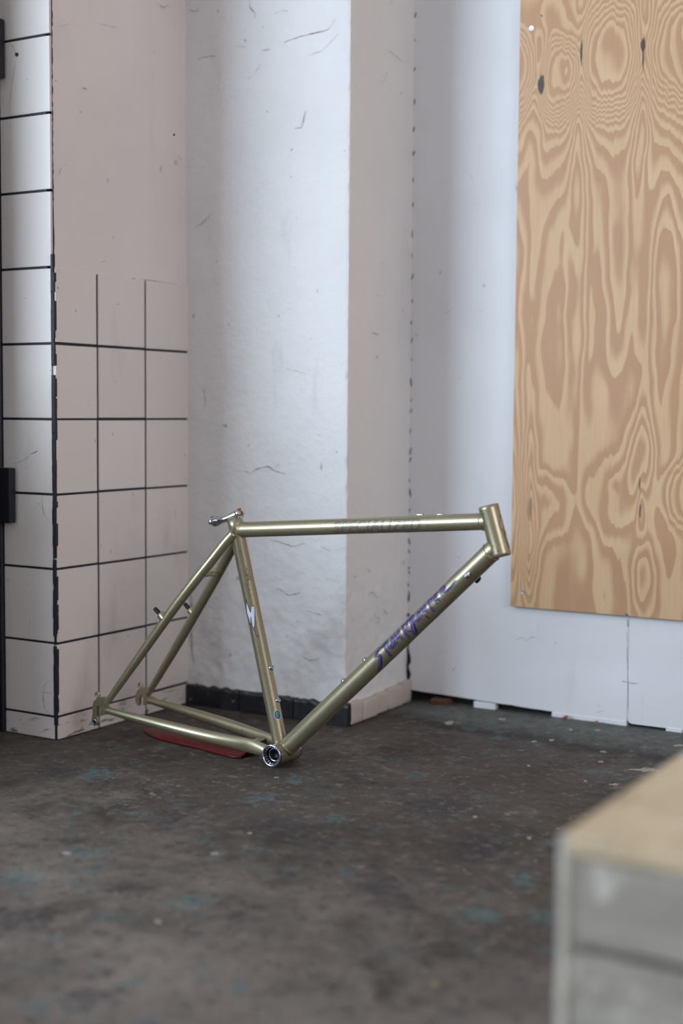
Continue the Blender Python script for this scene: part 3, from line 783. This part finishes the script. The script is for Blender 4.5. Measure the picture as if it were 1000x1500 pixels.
# stays and dropouts on both sides
def plate(poly, y0, th, name, parent):
    bm = bmesh.new(); add_prism(bm, poly, lambda a, b, t: L(a, y0 + t, b), th)
    bmesh.ops.recalc_face_normals(bm, faces=bm.faces)
    return obj(name, bm, M_PAINT, parent)
for sgn in (-1, 1):
    # chainstay: round at the shell, squeezed beside the tyre, oval, tapering to the dropout
    P = [(-0.0192, 0.0245, 0.003), (-0.030, 0.0265, 0.006), (-0.055, 0.0315, 0.0110), (-0.085, 0.0385, 0.0145), (-0.140, 0.0485, 0.0205), (-0.215, 0.0570, 0.0290), (-0.300, 0.0625, 0.0380), (-0.360, 0.0655, 0.0440), (-0.386, 0.0665, 0.0465)]
    R = [0.0112, 0.0112, 0.0110, 0.0112, 0.0114, 0.0110, 0.0092, 0.0076, 0.0068]
    EL = [(1.05, 0.9), (1.15, 0.75), (1.25, 0.62), (1.15, 0.75), (1.08, 0.9), (1.03, 0.96), (1, 1), (1, 1), (1, 0.9)]
    bm = bmesh.new(); add_tube(bm, [L(x, sgn * y, z) for x, y, z in P], R, 28, 5, ref=Vector((0, 1, 0)), ell=EL)
    obj('chainstay', bm, M_PAINT, bike, smooth=True)
    P = [(-0.112, 0.0125, 0.418), (-0.128, 0.0165, 0.400), (-0.155, 0.0240, 0.3650), (-0.190, 0.0345, 0.3200), (-0.235, 0.0445, 0.2620), (-0.290, 0.0535, 0.1880), (-0.345, 0.0610, 0.1150), (-0.3765, 0.0650, 0.0730), (-0.3885, 0.0665, 0.0580)]
    R = [0.0098, 0.0103, 0.0104, 0.0103, 0.0100, 0.0092, 0.0080, 0.0068, 0.0060]
    bm = bmesh.new(); add_tube(bm, [L(x, sgn * y, z) for x, y, z in P], R, 28, 5, ref=Vector((0, 1, 0)))
    ss = obj('seatstay', bm, M_PAINT, bike, smooth=True)
    # cantilever brake boss
    nb = Vector((-0.80, -0.0, 0.60)); b0 = L(-0.2530, sgn * 0.0480, 0.2420)
    bm = bmesh.new(); add_lathe(bm, [(0.0095, 0), (0.0092, 0.010), (0.0085, 0.013), (0.0060, 0.015), (0.0045, 0.0155), (0, 0.0155)], b0, nb, 24)
    bo = obj('brake_boss', bm, M_PAINT, ss, smooth=True)
    bm = bmesh.new(); add_lathe(bm, [(0.0045, 0.012), (0.0045, 0.030), (0.0038, 0.0315), (0, 0.0315)], b0, nb, 18)
    obj('stud', bm, M_BOLT, ss, smooth=True)
    # dropout with downward slot; the drive side carries the derailleur hanger
    if sgn < 0:
        poly = [(-0.370, 0.0520), (-0.372, 0.0400), (-0.388, 0.0370), (-0.3985, 0.0330), (-0.3985, 0.0500), (-0.4035, 0.0555), (-0.4085, 0.0500), (-0.4085, 0.0310), (-0.4055, 0.0190), (-0.4085, 0.0125), (-0.4150, 0.0110), (-0.4205, 0.0150), (-0.4215, 0.0220),
                (-0.4190, 0.0360), (-0.4200, 0.0500), (-0.4160, 0.0620), (-0.4050, 0.0700), (-0.3920, 0.0740), (-0.3830, 0.0700), (-0.3870, 0.0600), (-0.3800, 0.0560)]
    else:
        poly = [(-0.370, 0.0520), (-0.372, 0.0400), (-0.388, 0.0370), (-0.3985, 0.0330), (-0.3985, 0.0500), (-0.4035, 0.0555), (-0.4085, 0.0500), (-0.4085, 0.0330), (-0.4140, 0.0310), (-0.4200, 0.0400), (-0.4200, 0.0520), (-0.4150, 0.0630), (-0.4050, 0.0700), (-0.3920, 0.0740), (-0.3830, 0.0700), (-0.3870, 0.0600), (-0.3800, 0.0560)]
    dp = plate(poly, sgn * 0.0675 - 0.0035, 0.007, 'dropout', bike)
    pts = [L(-0.4085 + 0.0052 * math.cos(a), sgn * 0.0675, 0.0745 + 0.0052 * math.sin(a)) for a in [2 * math.pi * k / 20 for k in range(21)]]
    bm = bmesh.new(); add_tube(bm, pts, 0.0026, 10, ref=Vector((0, 1, 0))); obj('eyelet', bm, M_PAINT, dp, smooth=True)
    if sgn < 0:
        bm = bmesh.new(); add_lathe(bm, [(0.0030, -0.004), (0.0052, -0.0045), (0.0054, 0.0045), (0.0030, 0.004)], L(-0.4135, sgn * 0.0675, 0.0195), (0, 1, 0), 20, closed=True)
        obj('hanger_eye', bm, M_CUP, dp, smooth=True)
        bm = bmesh.new(); add_lathe(bm, [(0, -0.0043), (0.0030, -0.0043), (0.0030, 0.0043), (0, 0.0043)], L(-0.4135, sgn * 0.0675, 0.0195), (0, 1, 0), 16)
        obj('hanger_hole', bm, M_BOLT, dp)
# bridges
bm = bmesh.new(); add_tube(bm, [L(-0.1815, -0.0315, 0.331), L(-0.1800, -0.015, 0.333), L(-0.1795, 0, 0.3335), L(-0.1800, 0.015, 0.333), L(-0.1815, 0.0315, 0.331)], 0.0058, 20, 3, ref=Vector((0, 0, 1)))
obj('seatstay_bridge', bm, M_PAINT, bike, smooth=True)
bm = bmesh.new(); add_tube(bm, [L(-0.062, -0.032, 0.012), L(-0.062, 0.032, 0.012)], 0.0060, 20, 0, ref=Vector((0, 0, 1)))
obj('chainstay_bridge', bm, M_PAINT, bike, smooth=True)
# bottle bosses
def boss(parent, A, B, r, dist, direction, name='bottle_boss', h=0.0035):
    t = (B - A).normalized(); p = A + t * dist; d = Vector(direction); d = (d - t * d.dot(t)).normalized()
    bm = bmesh.new(); add_lathe(bm, [(0.0050, r - 0.001), (0.0048, r + h * 0.5), (0.0042, r + h * 0.6), (0.0042, r + h), (0.0034, r + h + 0.0005), (0.0020, r + h), (0.0018, r + 0.001), (0, r + 0.001)], p, d, 18)
    return obj(name, bm, M_CUP, parent, smooth=True)
boss(st, SEAT_B, SEAT_T, R_ST, 0.163, (1, 0, 0)); boss(st, SEAT_B, SEAT_T, R_ST, 0.099, (1, 0, 0))
boss(dt, DT_A, DT_B, R_DT, 0.204, (0, 0, 1)); boss(dt, DT_A, DT_B, R_DT, 0.268, (0, 0, 1))
# cable stops
def cable_stop(parent, A, B, r, dist, direction, mat=M_PAINT, ln=0.012, rr=0.0042):
    t = (B - A).normalized(); d = Vector(direction); d = (d - t * d.dot(t)).normalized(); p = A + t * dist + d * (r + rr * 0.55)
    bm = bmesh.new(); add_lathe(bm, [(0.0018, 0), (rr, 0), (rr * 1.08, 0.001), (rr * 1.08, ln * 0.65), (rr * 0.8, ln * 0.7), (rr * 0.7, ln), (0.0014, ln)], p - t * ln / 2, t, 16, closed=True)
    q = t.cross(d)
    bmesh.ops.create_cube(bm, size=1, matrix=Matrix.Translation(p - d * rr * 0.8) @ Matrix((tuple(t) + (0,), tuple(d) + (0,), tuple(q) + (0,), (0, 0, 0, 1))).transposed() @ Matrix.Diagonal((ln * 0.9, rr * 1.1, rr * 1.2, 1)))
    return obj('cable_stop', bm, mat, parent, smooth=False)
cable_stop(dt, DT_A, DT_B, R_DT, 0.545, (0.05, -0.95, -0.35), M_CHROME)
cable_stop(dt, DT_A, DT_B, R_DT, 0.541, (0.5, 0.75, -0.85), M_BOLT)
cable_stop(tt, TT_A, TT_B, R_TT, 0.405, (0, 0.35, 1), rr=0.0032); cable_stop(tt, TT_A, TT_B, R_TT, 0.445, (0, 0.55, 1), rr=0.0030)
cable_stop(st, SEAT_B, SEAT_T, R_ST, 0.425, (-1, 0, 0), rr=0.0030, ln=0.010)
# polished seatpost cradle showing above the seat tube
cr = obj('seatpost_stub', (lambda b: (add_lathe(b, [(0.0118, 0), (0.0118, 0.030), (0.0110, 0.034), (0, 0.034)], SEAT_T - t * 0.024, t, 32), b)[1])(bmesh.new()), M_CHROME, bike, smooth=True)
ca, cb = L(-0.1710, 0, 0.4370), L(-0.1075, 0, 0.4560)
ct = (cb - ca).normalized(); cu = Vector((0, 1, 0)).cross(ct); cu = cu if cu.z > 0 else -cu
cl = (cb - ca).length
bm = bmesh.new()
mid = []
for f, r, e in ((0.0, 0.0098, (1.0, 1.25)), (0.12, 0.0104, (1.0, 1.3)), (0.30, 0.0084, (0.9, 1.7)), (0.48, 0.0078, (0.85, 2.2)), (0.64, 0.0082, (0.9, 2.0)), (0.84, 0.0098, (1.0, 1.4)), (1.0, 0.0096, (1.0, 1.25))):
    mid.append((ca + ct * cl * f + cu * (-0.0030 * math.sin(math.pi * f) + 0.0), r, e))
add_tube(bm, [m_[0] for m_ in mid], [m_[1] for m_ in mid], 28, 6, ref=Vector((0, 1, 0)), ell=[m_[2] for m_ in mid])
cradle = obj('saddle_cradle', bm, M_CHROME, bike, smooth=True)
for p, m_ in ((ca, M_BOLT), (cb, M_RUST)):
    bm = bmesh.new(); add_lathe(bm, [(0, -0.0125), (0.0046, -0.0125), (0.0050, -0.0115), (0.0050, 0.0115), (0.0046, 0.0125), (0, 0.0125)], p, (0, 1, 0), 20)
    obj('barrel_nut', bm, M_CHROME, cradle, smooth=True)
    bm = bmesh.new(); add_lathe(bm, [(0.0036, 0.004), (0.0042, 0.0092), (0.0034, 0.0105), (0.0020, 0.0102), (0.0018, 0.008), (0, 0.008)], p, cu, 18)
    obj('bolt', bm, m_, cradle, smooth=True)
    bm = bmesh.new(); add_lathe(bm, [(0.0046, 0.0), (0.0046, 0.0050), (0.0036, 0.0056), (0, 0.0056)], p, -ct if m_ is M_BOLT else ct, 18)
    obj('bolt_head', bm, m_, cradle, smooth=True)

# --- lettering and marks, laid on the tube surfaces
class Wrap:
    def __init__(s, A, B, r, up_ref=None):
        s.A, s.r = A, r
        s.t, s.side, s.up = axis_frame(A, B)
    def at(s, d, arc, off=0.00025):
        a = arc / s.r
        n_ = s.side * math.cos(a) + s.up * math.sin(a)
        return s.A + s.t * d + n_ * (s.r + off), n_
    def ribbon(s, bm, pts, w, off=0.00025, fine=0.0018, taper=0.0):
        P = []
        for p, q in zip(pts, pts[1:]):
            m_ = max(1, int(math.hypot(q[0] - p[0], q[1] - p[1]) / fine))
            for k in range(m_): P.append((p[0] + (q[0] - p[0]) * k / m_, p[1] + (q[1] - p[1]) * k / m_))
        P.append(pts[-1]); prev = None; n = len(P)
        for i, p in enumerate(P):
            a, b = P[max(i - 1, 0)], P[min(i + 1, n - 1)]
            dx, dy = b[0] - a[0], b[1] - a[1]; l = math.hypot(dx, dy) or 1
            ww = w * (1 - taper * abs(2 * i / max(n - 1, 1) - 1) ** 2)
            ox, oy = -dy / l * ww / 2, dx / l * ww / 2
            c = (bm.verts.new(s.at(p[0] + ox, p[1] + oy, off)[0]), bm.verts.new(s.at(p[0] - ox, p[1] - oy, off)[0]))
            if prev: bm.faces.new((prev[0], prev[1], c[1], c[0]))
            prev = c
    def poly(s, bm, pts, off=0.0003):
        c = (sum(p[0] for p in pts) / len(pts), sum(p[1] for p in pts) / len(pts))
        m_ = 6   # fan of triangles, each cut small enough to hug the tube
        for k in range(len(pts)):
            a, b = pts[k], pts[(k + 1) % len(pts)]
            g_ = {}
            for i in range(m_ + 1):
                for j in range(m_ + 1 - i):
                    x = c[0] + (a[0] - c[0]) * i / m_ + (b[0] - c[0]) * j / m_; y = c[1] + (a[1] - c[1]) * i / m_ + (b[1] - c[1]) * j / m_
                    g_[i, j] = bm.verts.new(s.at(x, y, off)[0])
            for i in range(m_):
                for j in range(m_ - i):
                    bm.faces.new((g_[i, j], g_[i + 1, j], g_[i, j + 1]))
                    if j < m_ - i - 1: bm.faces.new((g_[i + 1, j], g_[i + 1, j + 1], g_[i, j + 1]))
        bmesh.ops.remove_doubles(bm, verts=bm.verts[:], dist=1e-6)

# outlined maker's name on the top tube
cu_ = bpy.data.curves.new('lettering', 'FONT'); cu_.body = 'SPECIALIZED'; cu_.shear = 0.25; cu_.resolution_u = 3; cu_.space_character = 1.08
tmp = bpy.data.objects.new('lettering_tmp', cu_); COL.objects.link(tmp)
bpy.context.view_layer.update()
tm = tmp.evaluated_get(bpy.context.evaluated_depsgraph_get()).to_mesh()
cnt = {}
for p in tm.polygons:
    for e in p.edge_keys: cnt[e] = cnt.get(e, 0) + 1
xs_ = [v.co.x for v in tm.vertices]; ys_ = [v.co.y for v in tm.vertices]
x0_, x1_, y0_, y1_ = min(xs_), max(xs_), min(ys_), max(ys_)
wt = Wrap(TT_A, TT_B, R_TT)
bm = bmesh.new()
def tmap(v): return (0.231 + (v.x - x0_) / (x1_ - x0_) * 0.184, -0.0125 + (v.y - y0_) / (y1_ - y0_) * 0.0225)
for e, c_ in cnt.items():
    if c_ == 1: wt.ribbon(bm, [tmap(tm.vertices[e[0]].co), tmap(tm.vertices[e[1]].co)], 0.0009)
tmp.to_mesh_clear(); bpy.data.objects.remove(tmp)
o = obj('top_tube_lettering', bm, M_OUTLINE, tt, recalc=False); o['label'] = 'outlined SPECIALIZED lettering'
# brushed purple model name on the down tube
GLY = {
 'S': (1.15, [[(1.10, .98), (.55, .80), (.20, .58), (.75, .50), (.62, .22), (.10, -.15), (-.55, -.48)]]),
 'T': (0.85, [[(.05, .78), (.95, .98)], [(.62, .90), (.45, .40), (.40, -.30)]]),
 'U': (0.90, [[(.15, .92), (.02, .30), (.30, .18), (.75, .92)], [(.80, .95), (.62, .12)]]),
 'M': (1.10, [[(.0, .12), (.28, .92), (.42, .38), (.80, .98), (.78, .10)]]),
 'P': (0.95, [[(.32, -.20), (.30, .95), (.82, .92), (.86, .62), (.40, .50)], [(.48, .50), (.98, .02)]]),
 'J': (0.85, [[(-.15, .92), (.85, 1.10)], [(.48, .98), (.42, .40), (.22, -.10), (-.02, -.42)], [(.62, 1.0), (.56, .40), (.30, -.15)]]),
 'u': (0.85, [[(.15, .95), (.05, .40), (.32, .30), (.72, .95)], [(.76, .95), (.62, .20)]]),
 'm': (1.00, [[(.05, .35), (.28, .95), (.42, .52), (.78, .98), (.76, .30)]]),
 'p': (0.85, [[(.35, .0), (.34, .98), (.80, .95), (.82, .68), (.42, .58)]]),
 'E': (0.80, [[(.78, .98), (.25, .92), (.18, .50), (.70, .52)], [(.22, .72), (.62, .76)]]),
 'R': (0.95, [[(.28, .42), (.35, 1.0), (.85, 1.0), (.88, .74), (.42, .64), (.75, .46), (1.5, .48), (2.3, .58)]]),
}
word = 'STUMPJumpER'
tot = sum(GLY[c][0] for c in word) + 1.2
wd = Wrap(DT_A, DT_B, R_DT)
D0, D1, A0, AH = 0.284, 0.507, -0.0100, 0.0240
sx = (D1 - D0) / tot
bmP, bmL, bmK = bmesh.new(), bmesh.new(), bmesh.new()
pen = 0.35
for i, ch in enumerate(word):
    w, strokes = GLY[ch]
    for stq in strokes:
        pts = [(D0 + (pen + x) * sx + y * 0.004, A0 + y * AH) for x, y in stq]
        wdt = 0.0048 if ch in 'SJ' else 0.0038
        wd.ribbon(bmP, pts, wdt, 0.00025, 0.002, 0.45)
        wd.ribbon(bmP, [(a + 0.0030, b - 0.0022) for a, b in pts], wdt * 0.42, 0.00032, 0.002, 0.3)
        wd.ribbon(bmL, pts, wdt * 0.22, 0.00040, 0.002, 0.45)
    pen += w
for d, a in ((0.430, -0.0085), (0.446, -0.0070), (0.462, -0.0055), (0.470, -0.0050)):
    wd.ribbon(bmK, [(d, a + 0.004), (d + 0.0015, a - (0.006 if d == 0.430 else 0.0)), ], 0.0026, 0.0003, 0.001, 0.5)
for k in range(7):
    d = 0.506 + k * 0.0040; wd.ribbon(bmK, [(d, 0.0150), (d + 0.003, 0.0178), (d + 0.0035, 0.0150)], 0.0007, 0.0003)
o = obj('down_tube_lettering', bmP, M_PURPLE, dt, recalc=False); o['label'] = 'jagged purple STUMPJUMPER lettering'
obj('lettering_core', bmL, M_LILAC, dt, recalc=False)
obj('lettering_marks', bmK, M_INK, dt, recalc=False)['kind'] = 'stuff'
# S flash on the seat tube
ws = Wrap(SEAT_B, SEAT_T, R_ST)
# forward side of the tube has positive arc
def flash(k): return [(0.2625 + y * 0.036 * k + (1 - k) * 0.0, 0.0034 + x * 0.0100 * k) for x, y in [(-.45, 1.05), (-.95, .40), (-.55, -.35), (-.15, .15), (-.25, -.50), (.25, -.40), (1.0, .62), (.35, .70), (-.05, .35)]]
bm = bmesh.new(); P_ = flash(1.0); ws.poly(bm, P_, 0.0003); obj('seat_tube_emblem', bm, M_WHITE, st, recalc=False)
bm = bmesh.new(); ws.ribbon(bm, P_ + P_[:1], 0.0011, 0.0005); ws.ribbon(bm, [(0.243, 0.0025), (0.232, 0.0040), (0.226, 0.0075), (0.229, 0.0100)], 0.0014, 0.0005)
obj('emblem_outline', bm, M_INK, st, recalc=False)
bm = bmesh.new(); ws.poly(bm, [(0.243, 0.0025), (0.236, 0.0014), (0.229, 0.0045), (0.226, 0.0080), (0.232, 0.0050)], 0.0004); obj('emblem_tail', bm, M_WHITE, st, recalc=False)
# rubbed marks and scratches
bm = bmesh.new(); rr_ = random.Random(3)
ws.ribbon(bm, [(0.345, 0.0090), (0.357, 0.0100), (0.362, 0.0130), (0.352, 0.0140), (0.346, 0.0110)], 0.0008, 0.0003)
for k in range(16):
    d, a = rr_.uniform(0.334, 0.35), rr_.uniform(0.010, 0.017); ws.poly(bm, [(d + rr_.uniform(.0004, .0018) * math.cos(q), a + rr_.uniform(.0004, .0016) * math.sin(q)) for q in (0, 1.2, 2.4, 3.6, 4.8)], 0.0003)
for d, a in ((0.318, 0.008), (0.300, -0.002), (0.305, 0.009), (0.205, 0.004), (0.196, 0.003), (0.150, 0.016)):
    ws.ribbon(bm, [(d, a), (d + 0.003, a + 0.0012)], 0.0012, 0.0003)
obj('rub_mark', bm, M_BROWN, st, recalc=False)['kind'] = 'stuff'
# little round sticker near the bottom of the seat tube
bm = bmesh.new(); c0 = (0.0725, 0.0150)
def disc(rx, ry, c): return [(c[0] + rx * math.cos(2 * math.pi * k / 22), c[1] + ry * math.sin(2 * math.pi * k / 22)) for k in range(22)]
ws.poly(bm, disc(0.0100, 0.0075, c0), 0.0003); stk = obj('round_sticker', bm, M_WHITE, st, recalc=False)
bm = bmesh.new(); ws.poly(bm, disc(0.0088, 0.0064, c0), 0.00045); obj('sticker_sea', bm, M_BLUE, stk, recalc=False)
bm = bmesh.new(); ws.poly(bm, [(c0[0] + 0.008 * a, c0[1] + 0.006 * b) for a, b in ((.9, .1), (.6, .75), (.1, .9), (-.3, .5), (0, .1), (-.5, -.2), (-.1, -.7), (.5, -.6))], 0.0006); obj('sticker_land', bm, M_GREEN, stk, recalc=False)
# badge on the front of the head tube
class HWrap(Wrap):
    def __init__(s):
        s.A, s.r, s.t, s.side, s.up = H_B, R_HT, ha, Vector((0, -1, 0)), ha.cross(Vector((0, 1, 0)))
        if s.up.x < 0: s.up = -s.up
wh = HWrap(); q90 = R_HT * math.pi / 2
def hb(pts): return [(hl * y, q90 + x * 0.0145) for x, y in pts]
bm = bmesh.new(); p1 = hb([(-.05, .76), (-.75, .56), (-.35, .48), (.15, .58), (.55, .72)]); p2 = hb([(.10, .46), (-.30, .34), (.05, .20), (.60, .10), (.85, .36), (.5, .44)])
wh.poly(bm, p1, 0.0003); wh.poly(bm, p2, 0.0003); obj('head_badge', bm, M_PINK, ht, recalc=False)
bm = bmesh.new()
for p in (p1, p2): wh.ribbon(bm, p + p[:1], 0.0010, 0.0005)
wh.ribbon(bm, hb([(-.35, .48), (-.15, .28), (.05, .10)]), 0.0009, 0.0004)
obj('badge_outline', bm, M_BROWN, ht, recalc=False)
bm = bmesh.new(); wh.ribbon(bm, [(hl * .13, 0.004), (hl * .10, 0.0055), (hl * .08, 0.0050)], 0.0018, 0.0003, 0.001, 0.3); wh.poly(bm, [(hl * .22 + .001 * math.cos(q), 0.010 + .001 * math.sin(q)) for q in (0, 1.3, 2.6, 3.9, 5.2)], 0.0003)
obj('paint_chip', bm, M_INK, ht, recalc=False)
bm = bmesh.new()
for d, a, l in ((0.474, 0.0185, .006), (0.482, 0.0190, .004), (0.47, 0.0105, .0035)): wt.ribbon(bm, [(d, a), (d + l, a + 0.0006)], 0.0012, 0.0003)
obj('paint_chip', bm, M_BROWN, tt, recalc=False)

# ------------------------------------------------------------------ red plastic blade lying under the chainstays
M_RED = plain('dark_red_plastic', srgb(98, 10, 14), 0.36, var=0.2, vscale=30)
mud = empty('red_mudguard', (0.24, 0.15, 0.0))
tag(mud, 'dark red plastic mudguard blade lying on the floor under the chainstays', 'mudguard')
bm = bmesh.new(); n = 28; m_ = 10
A_, B2 = Vector((0.088, 0.172, 0)), Vector((0.405, 0.118, 0)); dirv = (B2 - A_).normalized(); wv = Vector((-dirv.y, dirv.x, 0)); ln = (B2 - A_).length
top, bot = [], []
for i in range(n + 1):
    f = i / n
    hw = 0.043 * min(1, (f / 0.28) ** 0.62) * (1 if f < 0.93 else 1 - 0.18 * ((f - 0.93) / 0.07) ** 2)
    hw = max(hw, 0.002)
    rt_, rb_ = [], []
    for j in range(m_ + 1):
        g_ = j / m_ * 2 - 1
        arch = 0.0085 * (1 - g_ * g_) * min(1, f * 4)
        p = A_ + dirv * (ln * f) + wv * (g_ * hw)
        z = floor_z(p.x, p.y) + 0.0012 + arch
        rt_.append(bm.verts.new((p.x, p.y, z + 0.0026))); rb_.append(bm.verts.new((p.x, p.y, z)))
    top.append(rt_); bot.append(rb_)
for i in range(n):
    for j in range(m_):
        bm.faces.new((top[i][j], top[i + 1][j], top[i + 1][j + 1], top[i][j + 1])); bm.faces.new((bot[i][j], bot[i][j + 1], bot[i + 1][j + 1], bot[i + 1][j]))
    bm.faces.new((top[i][0], bot[i][0], bot[i + 1][0], top[i + 1][0])); bm.faces.new((top[i][m_], top[i + 1][m_], bot[i + 1][m_], bot[i][m_]))
for j in range(m_):
    bm.faces.new((top[0][j], top[0][j + 1], bot[0][j + 1], bot[0][j])); bm.faces.new((top[n][j], bot[n][j], bot[n][j + 1], top[n][j + 1]))
lp(obj('blade', bm, M_RED, smooth=True), mud)
bm = bmesh.new(); add_tube(bm, [A_ + dirv * (ln * f) + Vector((0, 0, floor_z(0.2, 0.15) + 0.0128)) for f in (0.45, 0.6, 0.8, 0.97)], 0.0022, 10, ref=Vector((0, 0, 1)))
lp(obj('stiffening_rib', bm, M_RED, smooth=True), mud)

# ------------------------------------------------------------------ scraps along the foot of the far wall
M_LEAF = plain('dry_leaf', srgb(170, 112, 74), 0.7, var=0.4, vscale=120)
M_BRICK = plain('broken_brick', srgb(104, 66, 52), 0.85, var=0.4, vscale=60, bmp=0.5)
def leaf(px, py, s, lab, rot):
    P = on_floor(px, py, 0.008); P.y = min(P.y, 0.722); x, y = P.x, P.y; z = floor_z(x, y) + 0.0006
    o = empty('dry_leaf', (x, y, z)); o.rotation_euler = (0, 0, rot)
    bm = bmesh.new(); n = 8; rows_ = []
    for i in range(n + 1):
        f = i / n; hw = s * 0.38 * math.sin(math.pi * min(f * 0.95 + 0.03, 1)) ** 0.8; c = s * (f - 0.5)
        rows_.append([bm.verts.new((c, g_ * hw, 0.0008 + abs(g_) * hw * 0.9 + s * 0.35 * f * f)) for g_ in (-1, 0, 1)])
    for a, b in zip(rows_, rows_[1:]):
        for k in range(2): bm.faces.new((a[k], b[k], b[k + 1], a[k + 1]))
    bl = obj('leaf_blade', bm, M_LEAF, o, smooth=True)
    md = bl.modifiers.new('t', 'SOLIDIFY'); md.thickness = 0.0006
    bm = bmesh.new(); add_tube(bm, [(-s * 0.85, 0.0, 0.0009), (-s * 0.5, 0, 0.0010), (0, 0, 0.0024), (s * 0.45, 0, s * 0.33)], 0.0005, 6, ref=Vector((0, 1, 0))); obj('leaf_stalk', bm, M_LEAF, o)
    tag(o, lab, 'leaf')
leaf(833, 1051, 0.015, 'larger curled dry brown leaf scrap at the foot of the white wall', 0.6)
leaf(880, 1056, 0.010, 'smaller dry brown leaf scrap below the seam of the white boards', 2.2)
P = on_floor(657, 1026, 0.014)
bm = bmesh.new(); add_box(bm, (0.487, 0.716, 0.004), (0.530, 0.746, 0.0165), 0.002, 1)
bmesh.ops.subdivide_edges(bm, edges=bm.edges[:], cuts=2, use_grid_fill=True)
for v_ in bm.verts: v_.co += Vector((0.6, 0.3, 0.4)) * (0.003 * fbm(v_.co * 60, 2, 8))
tag(obj('brick_shard', bm, M_BRICK), 'flat reddish brown brick shard under the white board near the pillar', 'brick')

# ------------------------------------------------------------------ wooden box close to the camera
def old_wood(name, a, b_, dirt, grain=(0.12, 1, 1)):
    m, nt, b = new_mat(name)
    gr = noise(nt, coords(nt, grain), 40, 6, 0.62)
    c = mix(nt, step(gr, 0.35, 0.68), a, b_)
    bl = step(noise(nt, coords(nt, (0.5, 1, 1)), 22, 4, 0.6), 0.56, 0.68)
    c = mix(nt, bl * 0.5, c, dirt)
    pale = step(noise(nt, coords(nt, (1, 1, 0.7), loc=(4, 2, 8)), 26, 4, 0.6), 0.60, 0.68)
    c = mix(nt, pale * 0.45, c, srgb(226, 220, 210))
    nt.links.new(c, b.inputs['Base Color']); b.inputs['Roughness'].default_value = 0.7
    bump(nt, b, gr, 0.3, 0.002)
    return m
M_BOXF = old_wood('greyed_pine', srgb(164, 158, 148), srgb(140, 133, 123), srgb(106, 96, 86))
M_BOXT = old_wood('tan_board', srgb(204, 184, 154), srgb(188, 167, 136), srgb(162, 140, 112), (1, 0.15, 1))
M_BOXE = plain('pale_edge', srgb(196, 190, 180), 0.6, var=0.25, vscale=30)  # strip on the box's left front edge, paler than the planks
BX, BY, BT = 1.515, -1.025, 0.322
wb = empty('wooden_box', (BX + 0.35, BY + 0.25, 0))
tag(wb, 'low old wooden box of pale grey planks with a tan board top', 'box')
BXE, BYE = BX + 0.80, BY + 0.46
lp(box('top_board', (BX - 0.002, BY - 0.003, BT - 0.018), (BXE, BYE, BT), M_BOXT, bev=0.003, seg=2), wb)
zz = [(0.004, 0.108), (0.114, 0.219), (0.227, 0.3025)]
for za, zb in zz:
    lp(box('plank', (BX + 0.001, BY, za), (BXE - 0.001, BY + 0.018, zb), M_BOXF, bev=0.003, seg=2), wb)
    lp(box('plank', (BX + 0.001, BYE - 0.02, za), (BXE - 0.001, BYE - 0.002, zb), M_BOXF, bev=0.003, seg=2), wb)
    lp(box('plank', (BX + 0.001, BY + 0.0185, za), (BX + 0.019, BYE - 0.0205, zb), M_BOXF, bev=0.003, seg=2), wb)
    lp(box('plank', (BXE - 0.019, BY + 0.0185, za), (BXE - 0.001, BYE - 0.0205, zb), M_BOXF, bev=0.003, seg=2), wb)
for x, y in ((BX + 0.02, BY + 0.019), (BXE - 0.055, BY + 0.019), (BX + 0.02, BYE - 0.055), (BXE - 0.055, BYE - 0.055)):
    lp(box('corner_post', (x, y, 0.0), (x + 0.034, y + 0.034, BT - 0.0185), M_BOXF), wb)
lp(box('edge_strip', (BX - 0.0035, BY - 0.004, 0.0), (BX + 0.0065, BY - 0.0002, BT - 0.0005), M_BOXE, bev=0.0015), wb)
